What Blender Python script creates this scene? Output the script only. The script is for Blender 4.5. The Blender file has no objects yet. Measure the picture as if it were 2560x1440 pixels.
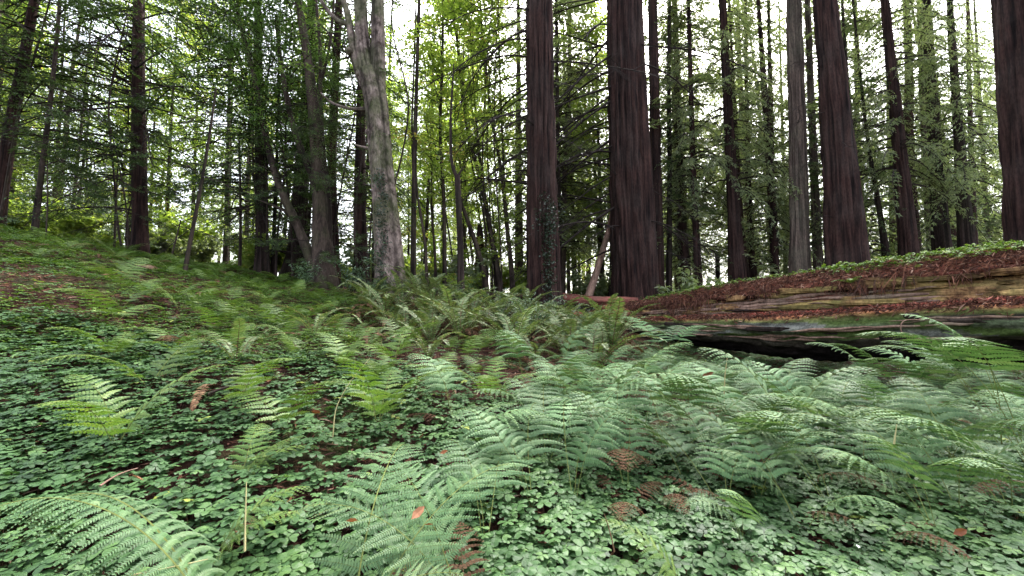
import bpy, math, random
import numpy as np
from mathutils import Vector, Matrix
R = math.radians
scene = bpy.context.scene
COL = scene.collection

# ------------------------------------------------------------------ camera, sky, sun, exposure
F = 1000.0; PITCH = R(4.57); CAMZ = 1.1
cd = bpy.data.cameras.new('camera'); cam = bpy.data.objects.new('camera', cd); COL.objects.link(cam)
cd.sensor_width = 36; cd.lens = 36 * F / 2560; cd.clip_start = 0.02; cd.clip_end = 2000
cam.location = (0, 0, CAMZ); cam.rotation_euler = (math.pi / 2 + PITCH, 0, 0)
scene.camera = cam
world = bpy.data.worlds.new('World'); scene.world = world; world.use_nodes = True
wn = world.node_tree; bg = wn.nodes['Background']
sky = wn.nodes.new('ShaderNodeTexSky'); sky.sky_type = 'NISHITA'; sky.sun_disc = False
SUN_EL, SUN_AZ = R(52), R(28)
sky.sun_elevation = SUN_EL; sky.sun_rotation = SUN_AZ
sky.dust_density = 6.0; sky.air_density = 1.0; sky.ozone_density = 2.0
cloud = wn.nodes.new('ShaderNodeHueSaturation'); cloud.inputs['Saturation'].default_value = .42; cloud.inputs['Value'].default_value = 1.05   # thin overcast: the blue washed out
wn.links.new(sky.outputs[0], cloud.inputs['Color']); wn.links.new(cloud.outputs[0], bg.inputs[0]); bg.inputs[1].default_value = 0.13
sl = bpy.data.lights.new('sun', 'SUN'); sl.energy = 1.5; sl.angle = R(14); sl.color = (1, 0.97, 0.92)
so = bpy.data.objects.new('sun', sl); COL.objects.link(so)
sdir = Vector((math.sin(SUN_AZ) * math.cos(SUN_EL), math.cos(SUN_AZ) * math.cos(SUN_EL), math.sin(SUN_EL)))
so.rotation_euler = sdir.to_track_quat('Z', 'Y').to_euler(); so.location = (0, 0, 30)
scene.view_settings.view_transform = 'Standard'; scene.view_settings.look = 'None'
scene.view_settings.exposure = 3.1; scene.view_settings.gamma = 1
scene.cycles.max_bounces = 5; scene.cycles.diffuse_bounces = 3; scene.cycles.glossy_bounces = 2
scene.cycles.transmission_bounces = 4; scene.cycles.transparent_max_bounces = 4
scene.cycles.use_denoising = True

# ------------------------------------------------------------------ helpers
def ray(px, py, Y):
    u = (np.asarray(px, float) - 1280) / F; v = (720 - np.asarray(py, float)) / F
    t = Y / (math.cos(PITCH) - v * math.sin(PITCH))
    return u * t, CAMZ + t * (math.sin(PITCH) + v * math.cos(PITCH))
def P(px, py, Y):
    x, z = ray(px, py, Y); return np.array([float(x), float(Y), float(z)])

def _h(ix, iy, iz, seed):
    n = (ix * 374761393 + iy * 668265263 + iz * 2147483647 + seed * 1274126177) & 0xffffffff
    n = ((n ^ (n >> 13)) * 1274126177) & 0xffffffff
    n = ((n ^ (n >> 16)) * 2246822519) & 0xffffffff
    return ((n >> 8) & 0xffff) / 65535.0
def vn(x, y, z=0, seed=0):
    x, y, z = np.broadcast_arrays(np.asarray(x, float), np.asarray(y, float), np.asarray(z, float))
    ix, iy, iz = (np.floor(q).astype(np.int64) for q in (x, y, z))
    fx, fy, fz = x - ix, y - iy, z - iz
    fx, fy, fz = (q * q * (3 - 2 * q) for q in (fx, fy, fz))
    r = 0
    for dx in (0, 1):
        for dy in (0, 1):
            for dz in (0, 1):
                r = r + _h(ix + dx, iy + dy, iz + dz, seed) * (fx if dx else 1 - fx) * (fy if dy else 1 - fy) * (fz if dz else 1 - fz)
    return r * 2 - 1
def fbm(x, y, z=0, o=4, seed=0):
    r = 0; a = 1.0; f = 1.0
    for i in range(o):
        r = r + a * vn(np.asarray(x) * f, np.asarray(y) * f, np.asarray(z) * f, seed + i * 17); a *= .5; f *= 2.03
    return r / 1.9

class MB:
    def __init__(s): s.v = []; s.f = []; s.t = []; s.m = []; s.n = 0
    def add(s, v, f, t=0.5, m=0):
        v = np.asarray(v, float).reshape(-1, 3); f = np.asarray(f, np.int64)
        if len(v) == 0 or len(f) == 0: return s
        s.v.append(v); s.f.append(f + s.n); s.t.append(np.broadcast_to(np.asarray(t, float), (len(v),)).copy())
        s.m.append(np.full(len(f), m)); s.n += len(v); return s
    def inst(s, tv, tf, M, O, tint=0.5, m=0):            # template copied under K frames
        K = len(O); n = len(tv)
        if K == 0: return s
        V = np.einsum('kij,nj->kni', M, tv) + O[:, None, :]
        Fc = tf[None] + (np.arange(K) * n)[:, None, None]
        T = np.repeat(np.broadcast_to(np.asarray(tint, float), (K,)), n)
        return s.add(V.reshape(-1, 3), Fc.reshape(-1, tf.shape[1]), T, m)
    def join(s, o, off=(0, 0, 0), m=None):
        for v, f, t, mm in zip(o.v, o.f, o.t, o.m):
            s.v.append(v + np.asarray(off)); s.f.append(f + s.n); s.t.append(t); s.m.append(mm if m is None else np.full(len(f), m))
        s.n += o.n; return s
    def mesh(s, name, mats, smooth=False):
        me = bpy.data.meshes.new(name)
        V = np.concatenate(s.v); me.vertices.add(len(V)); me.vertices.foreach_set('co', V.astype(np.float32).ravel())
        L = np.concatenate([f.ravel() for f in s.f]); C = np.concatenate([np.full(len(f), f.shape[1]) for f in s.f])
        S = np.concatenate([[0], np.cumsum(C)[:-1]])
        me.loops.add(len(L)); me.loops.foreach_set('vertex_index', L.astype(np.int32))
        me.polygons.add(len(C)); me.polygons.foreach_set('loop_start', S.astype(np.int32))
        me.polygons.foreach_set('loop_total', C.astype(np.int32))
        me.polygons.foreach_set('material_index', np.concatenate(s.m).astype(np.int32))
        me.polygons.foreach_set('use_smooth', np.full(len(C), smooth))
        a = me.attributes.new('tint', 'FLOAT', 'POINT'); a.data.foreach_set('value', np.concatenate(s.t).astype(np.float32))
        me.update(calc_edges=True)
        for mt in (mats if isinstance(mats, (list, tuple)) else [mats]): me.materials.append(mt)
        return me
    def build(s, name, mats, parent=None, smooth=False, loc=None):
        return link(name, s.mesh(name, mats, smooth), parent, loc)
def link(name, data, parent=None, loc=None):
    o = bpy.data.objects.new(name, data); COL.objects.link(o)
    if parent: o.parent = parent
    if loc is not None: o.location = loc
    return o
def tag(o, label=None, cat=None, group=None, kind=None):
    if label: o['label'] = label
    if cat: o['category'] = cat
    if group: o['group'] = group
    if kind: o['kind'] = kind
    return o
def empty(name, loc, label=None, cat=None, group=None):
    o = bpy.data.objects.new(name, None); COL.objects.link(o); o.location = tuple(float(c) for c in loc)
    o.empty_display_size = .2
    return tag(o, label, cat, group)

def frames(pts):
    pts = np.asarray(pts, float); t = np.gradient(pts, axis=0); t /= np.linalg.norm(t, axis=1)[:, None] + 1e-9
    ref = np.array([0, 1., 0]) if abs(t[0][1]) < .8 else np.array([1., 0, 0])
    n = np.cross(np.cross(t, ref), t); n /= np.linalg.norm(n, axis=1)[:, None] + 1e-9
    b = np.cross(t, n); return t, n, b
def tube(pts, rad, k=6, relief=None, cap=True):
    """swept tube; relief(theta(K), s(N) along) -> multiplier (N,K)"""
    pts = np.asarray(pts, float); N = len(pts); rad = np.broadcast_to(np.asarray(rad, float), (N,))
    t, n, b = frames(pts); th = np.arange(k) * 2 * math.pi / k
    s = np.concatenate([[0], np.cumsum(np.linalg.norm(np.diff(pts, axis=0), axis=1))])
    m = np.ones((N, k)) if relief is None else relief(th[None, :], s[:, None])
    rr = rad[:, None] * m
    V = pts[:, None] + rr[..., None] * (np.cos(th)[None, :, None] * n[:, None] + np.sin(th)[None, :, None] * b[:, None])
    i = np.arange(N - 1)[:, None] * k; j = np.arange(k)[None]; j2 = (j + 1) % k
    Fq = np.stack([i + j, i + j2, i + k + j2, i + k + j], -1).reshape(-1, 4)
    return V.reshape(-1, 3), Fq
def addtube(mb, pts, rad, k=5, t=0.5, m=0, relief=None):
    v, f = tube(pts, rad, k, relief); mb.add(v, f, t, m)
def smooth_path(pts, vals, step):
    pts = np.asarray(pts, float); vals = np.asarray(vals, float)
    d = np.concatenate([[0], np.cumsum(np.linalg.norm(np.diff(pts, axis=0), axis=1))])
    n = max(3, int(d[-1] / step) + 1); s = np.linspace(0, d[-1], n)
    out = np.stack([np.interp(s, d, pts[:, i]) for i in range(3)], 1); v = np.interp(s, d, vals)
    if len(pts) > 2:
        w = max(1, int(n * .05)); ker = np.ones(2 * w + 1) / (2 * w + 1)
        for _ in range(2):
            for i in range(3):
                e = np.pad(out[:, i], w, mode='reflect', reflect_type='odd'); out[:, i] = np.convolve(e, ker, 'valid')
    return out, v, s
def rotframes(az, pitch, roll):
    """frames (K,3,3): local x = pointing direction, z = face normal"""
    az, pitch, roll = (np.asarray(q, float) for q in (az, pitch, roll))
    x = np.stack([np.cos(az) * np.cos(pitch), np.sin(az) * np.cos(pitch), np.sin(pitch)], -1)
    y0 = np.stack([-np.sin(az), np.cos(az), np.zeros_like(az)], -1); z0 = np.cross(x, y0)
    y = y0 * np.cos(roll)[..., None] + z0 * np.sin(roll)[..., None]; z = np.cross(x, y)
    return np.stack([x, y, z], -1)

# ------------------------------------------------------------------ materials
def mat(name):
    m = bpy.data.materials.new(name); m.use_nodes = True; nt = m.node_tree
    return m, nt, nt.nodes, nt.links, nt.nodes['Principled BSDF'], nt.nodes['Material Output']
def ramp(nt, src, stops):
    r = nt.nodes.new('ShaderNodeValToRGB'); e = r.color_ramp.elements
    while len(e) < len(stops): e.new(.5)
    for el, (p, c) in zip(e, stops): el.position = p; el.color = (*c, 1)
    nt.links.new(src, r.inputs[0]); return r.outputs[0]
def noise(nt, scale, detail=4, mapping=None, rough=.55):
    tc = nt.nodes.new('ShaderNodeTexCoord'); n = nt.nodes.new('ShaderNodeTexNoise')
    n.inputs['Scale'].default_value = scale; n.inputs['Detail'].default_value = detail; n.inputs['Roughness'].default_value = rough
    if mapping:
        mp = nt.nodes.new('ShaderNodeMapping'); mp.inputs['Scale'].default_value = mapping
        nt.links.new(tc.outputs['Object'], mp.inputs[0]); nt.links.new(mp.outputs[0], n.inputs[0])
    else: nt.links.new(tc.outputs['Object'], n.inputs[0])
    return n.outputs[0]
def mixc(nt, fac, a, b, mode='MIX'):
    x = nt.nodes.new('ShaderNodeMixRGB'); x.blend_type = mode
    for i, q in enumerate((fac, a, b)):
        if isinstance(q, (int, float)): x.inputs[i].default_value = q
        elif isinstance(q, tuple): x.inputs[i].default_value = (*q, 1)
        else: nt.links.new(q, x.inputs[i])
    return x.outputs[0]
def attr(nt, name='tint'):
    a = nt.nodes.new('ShaderNodeAttribute'); a.attribute_name = name; return a.outputs['Fac']
def leafmat(name, stops, trans=.35, rough=.45, spec=.5, vary=.25):
    m, nt, N, L, bs, out = mat(name)
    c = ramp(nt, attr(nt), [(p_, tuple(q_ * .8 for q_ in c_)) for p_, c_ in stops])
    oi = N.new('ShaderNodeObjectInfo')
    hv = N.new('ShaderNodeHueSaturation'); mr = N.new('ShaderNodeMapRange')
    mr.inputs['To Min'].default_value = 1 - vary; mr.inputs['To Max'].default_value = 1 + vary
    L.new(oi.outputs['Random'], mr.inputs[0]); L.new(mr.outputs[0], hv.inputs['Value']); L.new(c, hv.inputs['Color'])
    c = hv.outputs[0]
    L.new(c, bs.inputs['Base Color']); bs.inputs['Roughness'].default_value = rough
    bs.inputs['Specular IOR Level'].default_value = spec
    tr = N.new('ShaderNodeBsdfTranslucent'); g = N.new('ShaderNodeMixRGB'); g.blend_type = 'MULTIPLY'; g.inputs[0].default_value = 1
    L.new(c, g.inputs[1]); g.inputs[2].default_value = (1.25, 1.3, .6, 1); L.new(g.outputs[0], tr.inputs[0])
    mx = N.new('ShaderNodeMixShader'); mx.inputs[0].default_value = trans
    L.new(bs.outputs[0], mx.inputs[1]); L.new(tr.outputs[0], mx.inputs[2]); L.new(mx.outputs[0], out.inputs[0])
    return m
def barkmat(name, dark, light, patch, pscale=.8, pthr=(.45, .7), fib=(9, 9, .55), bump=.6, useT=True):
    m, nt, N, L, bs, out = mat(name)
    n1 = noise(nt, 1.0, 6, fib, .65)
    c = ramp(nt, n1, [(.36, dark), (.5, tuple((a + b) / 2 for a, b in zip(dark, light))), (.64, light)])
    n2 = noise(nt, pscale, 4); c = mixc(nt, ramp(nt, n2, [(pthr[0], (0, 0, 0)), (pthr[1], (1, 1, 1))]), c, mixc(nt, .55, c, patch))
    n3 = noise(nt, 28, 3, (1, 1, .35)); c = mixc(nt, .7, c, ramp(nt, n3, [(.3, (.45, .45, .45)), (.65, (1.25, 1.25, 1.25))]), 'MULTIPLY')
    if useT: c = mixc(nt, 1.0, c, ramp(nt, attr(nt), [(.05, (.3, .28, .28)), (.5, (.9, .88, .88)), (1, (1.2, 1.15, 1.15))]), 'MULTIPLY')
    L.new(c, bs.inputs['Base Color']); bs.inputs['Roughness'].default_value = .95; bs.inputs['Specular IOR Level'].default_value = .15
    bp = N.new('ShaderNodeBump'); bp.inputs['Strength'].default_value = bump; bp.inputs['Distance'].default_value = .05
    L.new(n1, bp.inputs['Height']); L.new(bp.outputs[0], bs.inputs['Normal'])
    return m
def plainmat(name, stops, rough=.9, nscale=20, spec=.2):
    m, nt, N, L, bs, out = mat(name)
    c = ramp(nt, attr(nt), stops)
    c = mixc(nt, .6, c, ramp(nt, noise(nt, nscale, 3), [(.3, (.5, .5, .5)), (.7, (1.3, 1.3, 1.3))]), 'MULTIPLY')
    L.new(c, bs.inputs['Base Color']); bs.inputs['Roughness'].default_value = rough; bs.inputs['Specular IOR Level'].default_value = spec
    return m

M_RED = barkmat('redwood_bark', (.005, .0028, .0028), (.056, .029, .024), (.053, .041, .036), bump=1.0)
M_GREY = barkmat('grey_redwood_bark', (.028, .021, .018), (.135, .10, .082), (.12, .12, .085), bump=1.0)
M_MAPLE = barkmat('maple_bark', (.05, .036, .03), (.27, .215, .19), (.045, .07, .018), .9, (.46, .58), (6, 6, 4.5), .8)
M_THIN = barkmat('sapling_bark', (.014, .010, .008), (.064, .048, .038), (.04, .05, .02), 1.5, (.5, .7), (6, 6, 1.5), .3)
M_DARK = barkmat('dark_bark', (.010, .007, .006), (.05, .034, .030), (.03, .034, .018), bump=.5)
M_TWIG = plainmat('twig_wood', [(0, (.010, .007, .006)), (1, (.04, .028, .024))], nscale=8)
M_PALEWOOD = barkmat('bare_wood', (.10, .06, .045), (.32, .21, .16), (.12, .12, .08), 1.2, (.5, .7), (5, 5, .8), .3)

M_OX = leafmat('sorrel_leaf', [(0, (.025, .06, .02)), (.45, (.065, .14, .045)), (.8, (.12, .215, .065)), (.95, (.15, .27, .06)), (1, (.26, .32, .06))], .28, .5, .28, .0)
M_OXY = leafmat('yellow_sorrel_leaf', [(0, (.035, .08, .014)), (.5, (.085, .16, .025)), (.9, (.17, .27, .035)), (1, (.26, .32, .05))], .3, .5, .35, .0)  # yellower sorrel for the left bank and the log top
M_FERN = leafmat('bracken_leaf', [(0, (.034, .085, .027)), (.5, (.085, .17, .062)), (1, (.19, .28, .12))], .17, .6, .3, .34)
M_FERNY = leafmat('yellow_fern_leaf', [(0, (.05, .10, .02)), (.5, (.09, .165, .03)), (1, (.18, .25, .06))], .3, .5, .3, .25)
M_SWORD = leafmat('sword_fern_leaf', [(0, (.05, .095, .03)), (.5, (.12, .18, .065)), (1, (.26, .27, .14))], .25, .5, .3, .25)
M_DRYF = leafmat('dry_fern_leaf', [(0, (.05, .026, .015)), (.6, (.12, .065, .036)), (1, (.24, .15, .09))], .2, .8, .1, .2)
M_NEED = leafmat('conifer_spray', [(0, (.035, .07, .025)), (.5, (.08, .13, .045)), (1, (.15, .20, .08))], .4, .55, .35, .25)
M_NEEDF = leafmat('far_conifer_spray', [(0, (.10, .14, .07)), (.5, (.20, .25, .14)), (1, (.33, .36, .22))], .5, .55, .4, .25)  # haze put into the colour: paler and greyer than the nearer sprays
M_NEEDD = leafmat('dark_conifer_spray', [(0, (.018, .04, .014)), (.6, (.065, .11, .035)), (1, (.10, .15, .05))], .35, .55, .35, .2)
M_LAUREL = leafmat('laurel_leaf', [(0, (.04, .09, .02)), (.6, (.10, .19, .04)), (1, (.18, .32, .06))], .3, .28, .6, .2)
M_MAPLEL = leafmat('maple_leaf', [(0, (.12, .19, .035)), (.5, (.24, .33, .075)), (.92, (.38, .45, .13)), (1, (.46, .36, .12))], .52, .5, .3, .2)
M_SHRUB = leafmat('shrub_leaf', [(0, (.03, .075, .03)), (.6, (.08, .15, .07)), (1, (.2, .27, .16))], .25, .35, .6, .2)
M_IVY = leafmat('ivy_leaf', [(0, (.008, .018, .008)), (.8, (.02, .045, .018)), (1, (.06, .10, .05))], .1, .35, .5, .1)
M_STALK = plainmat('green_stalk', [(0, (.05, .07, .02)), (1, (.20, .22, .06))])
M_STALKB = plainmat('brown_stalk', [(0, (.05, .022, .014)), (1, (.14, .08, .04))])
M_LITTER = plainmat('needle_litter', [(0, (.035, .016, .012)), (.5, (.11, .045, .030)), (.85, (.20, .085, .05)), (1, (.40, .27, .2))], nscale=9)
M_REDDUFF = plainmat('red_duff', [(0, (.16, .035, .025)), (.6, (.40, .10, .07)), (1, (.62, .26, .19))], nscale=9)
M_STRAW = plainmat('straw', [(0, (.30, .25, .10)), (1, (.45, .40, .2))])
M_DEADLEAF = leafmat('dead_leaf', [(0, (.20, .07, .03)), (1, (.26, .14, .08))], .2, .7, .2, .25)

def ground_mat():
    m, nt, N, L, bs, out = mat('forest_duff')
    c = ramp(nt, noise(nt, 9, 8, None, .7), [(.28, (.010, .006, .005)), (.5, (.040, .019, .014)), (.62, (.075, .035, .024)), (.78, (.14, .07, .05))])
    g = ramp(nt, noise(nt, .9, 5), [(.5, (0, 0, 0)), (.62, (1, 1, 1))])
    c2 = mixc(nt, .7, c, ramp(nt, noise(nt, 30, 4), [(.35, (.012, .03, .008)), (.65, (.05, .09, .02))]))
    c = mixc(nt, g, c, c2)
    L.new(c, bs.inputs['Base Color']); bs.inputs['Roughness'].default_value = 1; bs.inputs['Specular IOR Level'].default_value = .1
    bp = N.new('ShaderNodeBump'); bp.inputs['Strength'].default_value = .9; bp.inputs['Distance'].default_value = .04
    L.new(noise(nt, 35, 6, None, .7), bp.inputs['Height']); L.new(bp.outputs[0], bs.inputs['Normal'])
    return m
M_GROUND = ground_mat()

# ------------------------------------------------------------------ terrain
TA = [-1.7, -1.28, -.9, -.64, -.52, -.3, 0, .2, .42, .72, 1.28, 1.7]
TY = [0, 1.2, 2, 3, 5, 8, 12, 20, 40, 80, 200, 420]
ROWS = {                                              # apparent picture row of the ground at each distance
    -1.28: [1250, 950, 700, 565, 600, 610, 640, 700, 770, 785], -.9: [1300, 1010, 790, 670, 638, 650, 680, 720, 775, 788],
    -.64: [1315, 1040, 840, 735, 685, 690, 710, 735, 778, 790], -.52: [1320, 1055, 870, 775, 722, 715, 722, 745, 780, 790],
    -.3: [1330, 1080, 900, 805, 750, 728, 728, 750, 780, 790], 0: [1350, 1120, 940, 832, 765, 742, 736, 755, 780, 790],
    .2: [1370, 1150, 972, 868, 806, 760, 745, 758, 780, 790], .42: [1390, 1180, 1000, 905, 850, 790, 765, 770, 782, 790],
    .72: [1395, 1195, 1025, 920, 866, 805, 775, 775, 785, 790], 1.28: [1395, 1195, 1035, 925, 870, 805, 775, 775, 785, 790]}
ROWS[-1.7] = [1230, 900, 660, 545, 585, 600, 640, 700, 770, 785]; ROWS[1.7] = ROWS[1.28]
TZ = np.array([[0, .02] + [float(ray(1280, ROWS[a][j], TY[j + 2])[1]) for j in range(10)] for a in TA])
GA = np.linspace(-1.7, 1.7, 171); GS = np.linspace(0, math.log(421), 241)
GY = np.exp(GS) - 1
_t = np.stack([np.interp(np.log1p(GY), np.log1p(TY), r) for r in TZ])
G = np.stack([np.interp(GA, TA, _t[:, j]) for j in range(len(GY))], 1)
for _ in range(3):
    G = (np.roll(G, 4, 0) * 0 + sum(np.pad(G, ((6, 6), (0, 0)), 'edge')[k:k + G.shape[0]] for k in range(13)) / 13)
    G = sum(np.pad(G, ((0, 0), (4, 4)), 'edge')[:, k:k + G.shape[1]] for k in range(9)) / 9
def gz(x, y, bumps=True):
    x = np.asarray(x, float); y = np.asarray(y, float); yy = np.maximum(y, 0)
    a = np.clip(x / np.maximum(yy, 1.0), -1.7, 1.7); s = np.log1p(np.minimum(yy, 420))
    i = (a + 1.7) / 3.4 * 170; j = s / GS[-1] * 240
    i0 = np.clip(i.astype(int), 0, 169); j0 = np.clip(j.astype(int), 0, 239); fi = i - i0; fj = j - j0
    z = (G[i0, j0] * (1 - fi) * (1 - fj) + G[i0 + 1, j0] * fi * (1 - fj) + G[i0, j0 + 1] * (1 - fi) * fj + G[i0 + 1, j0 + 1] * fi * fj)
    if bumps:
        z = z + .12 * vn(x * .6, y * .6, 0, 5) * np.clip(yy / 3, .3, 1.2) + .06 * vn(x * 1.7, y * 1.7, 0, 6) + .02 * vn(x * 5, y * 5, 0, 7)
    return z
def build_ground():
    ys = np.concatenate([np.linspace(-30, -1, 14), np.linspace(0, 1, 1) - .5, np.exp(np.linspace(0, math.log(401), 330)) - 1])
    aa = np.concatenate([np.linspace(-3, -1.45, 12)[:-1], np.linspace(-1.45, 1.45, 320), np.linspace(1.45, 3, 12)[1:]])
    X = aa[None] * (2.5 + np.maximum(ys, 0) + np.maximum(-ys, 0))[:, None]; Y = np.broadcast_to(ys[:, None], X.shape)
    Z = gz(X, Y) + np.where(Y < 14, .012 * vn(X * 14, Y * 14, 0, 9), 0)
    n, k = X.shape; i = np.arange(n - 1)[:, None] * k; j = np.arange(k - 1)[None]
    Fq = np.stack([i + j, i + j + 1, i + k + j + 1, i + k + j], -1).reshape(-1, 4)
    mb = MB().add(np.stack([X, Y, Z], -1), Fq)
    tag(mb.build('ground', M_GROUND, smooth=True), kind='structure')
build_ground()

# ------------------------------------------------------------------ ground cover and litter
rng = np.random.default_rng(7)
def leaflet(fold=.25, near=True):
    """trifoliate sorrel leaf, diameter about 1, lying in xy, three folded hearts"""
    V = []; Fc = []
    for k in range(3):
        a = k * 2 * math.pi / 3; c, s = math.cos(a), math.sin(a)
        if near: pts = [(0.02, 0, 0), (.14, .17, -.01), (.30, .27, -.04), (.43, .27, -.07), (.50, .15, -.05), (.44, 0, .015), (.50, -.15, -.05), (.43, -.27, -.07), (.30, -.27, -.04), (.14, -.17, -.01)]; fs = None
        else: pts = [(0, 0, 0), (.38, .25, -.06), (.42, 0, .02), (.38, -.25, -.06)]; fs = None
        n = len(V)
        for x, y, z in pts: V.append((x * c - y * s, x * s + y * c, z))
        if near: Fc += [(n, n + 5, n + 4, n + 3, n + 2, n + 1), (n, n + 9, n + 8, n + 7, n + 6, n + 5)]
        else: Fc += [(n, n + 1, n + 2, n + 3)]
    return np.array(V), np.array(Fc)
LN, LFc = leaflet(near=True); LD, LDF = leaflet(near=False)

def cover(name, label, n, ymin, ymax, dens, size, matl, h=(.03, .12), amin=-1.45, amax=1.45, near=True, mask=None, tf=None, wrap=None):
    y = np.sqrt(rng.uniform(ymin ** 2, ymax ** 2, n)); a = rng.uniform(amin, amax, n); x = a * (y + .25)
    keep = dens(x, y) > rng.uniform(0, 1, n); x, y = x[keep], y[keep]; k = len(x)
    hh = h[0] + (h[1] - h[0]) * (rng.uniform(0, 1, k) ** .7) * (.6 + .5 * fbm(x * 1.3, y * 1.3, 0, 2, 31))
    z = gz(x, y) + np.maximum(hh, .015)
    M = rotframes(rng.uniform(0, 6.28, k), rng.normal(0, .15, k), rng.normal(0, .15, k))
    M = M * (size * rng.uniform(.45, 1.3, k))[:, None, None]
    t = np.clip(.42 + .28 * fbm(x * .9, y * .9, 0, 3, 77) + rng.normal(0, .17, k), 0, .93); t = np.where(rng.uniform(0, 1, k) < .004, 1.0, t)
    if tf is not None: t = np.clip(t + tf(x, y), 0, 1)
    mb = MB(); O = np.stack([x, y, z], 1)
    mb.inst(LN if near else LD, LFc if near else LDF, M, O, t, 0)
    if near:                                          # stems
        q = np.array([[-.0008, 0, 0], [.0008, 0, 0], [.0008, 0, -1.0], [-.0008, 0, -1.0]])
        ang = rng.uniform(0, 6.28, k); Mz = np.zeros((k, 3, 3)); Mz[:, 0, 0] = np.cos(ang); Mz[:, 1, 0] = np.sin(ang); Mz[:, 2, 1] = 1
        Mz[:, 0, 2] = rng.normal(0, .02, k); Mz[:, 1, 2] = rng.normal(0, .02, k); Mz[:, 2, 2] = hh + .02
        mb.inst(q, np.array([[0, 1, 2, 3]]), Mz, O, .3, 1)
    o = mb.build(name, [matl, M_STALKB]); return tag(o, label, 'ground cover', kind='stuff')
def leftness(x, y): return 1 / (1 + np.exp((x / np.maximum(y, 1) + .35) * 9))     # 1 on the bank on the left
def dens_ox(x, y):
    a = x / np.maximum(y, .5); n = fbm(x * .8 + 3, y * .8, 0, 3, 55)
    d = .50 + .95 * n + .35 * (a > .05) + .18 * (a < -.1) + .25 * (y < 2.2) + .3 * np.clip((a - .1) * 2, 0, 1)
    d = np.where((y > 5.5) & (a > -.2) & (a < .25), d * .5, d)
    return np.clip(d, .05, 1)
cover('redwood_sorrel', 'low clover-like sorrel leaves carpeting the forest floor near the viewer', 32000, .35, 4.2, dens_ox, .078, M_OX, (.02, .13), near=True)
cover('redwood_sorrel', 'fine blue-green sorrel carpet farther off beneath the ferns', 46000, 4.2, 10, lambda x, y: dens_ox(x, y) * (1 - .7 * leftness(x, y)), .082, M_OX, (.02, .12), near=False)
cover('redwood_sorrel', 'yellow-green sorrel carpet on the bank rising at the left', 85000, 3.4, 12, lambda x, y: leftness(x, y) * np.clip(.48 + 1.2 * fbm(x * .8, y * .8 + 9, 0, 3, 12) + .2 * (y > 7), .04, 1), .085, M_OXY, (.02, .12), amin=-1.6, amax=0, near=False)

def litter():
    n = 60000
    y = np.sqrt(rng.uniform(.3, 13 ** 2, n)); y = np.where(rng.uniform(0, 1, n) < .4, y * .4, y); a = rng.uniform(-1.45, 1.45, n); x = a * (y + .25); k = n
    z = gz(x, y) + rng.uniform(.004, .03, k)
    M = rotframes(rng.uniform(0, 6.28, k), rng.normal(0, .25, k), rng.uniform(-1, 1, k)) * (rng.uniform(.03, .11, k))[:, None, None]
    q = np.array([[-.5, -.05, 0], [.05, -.07, .04], [.5, 0, 0], [0.05, .07, .04]])
    mb = MB().inst(q, np.array([[0, 1, 2, 3]]), M, np.stack([x, y, z], 1), rng.uniform(0, 1, k) ** 1.3)
    tag(mb.build('leaf_litter', M_LITTER), 'red-brown needles and shed scraps littering the ground', 'litter', kind='stuff')
litter()

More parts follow.
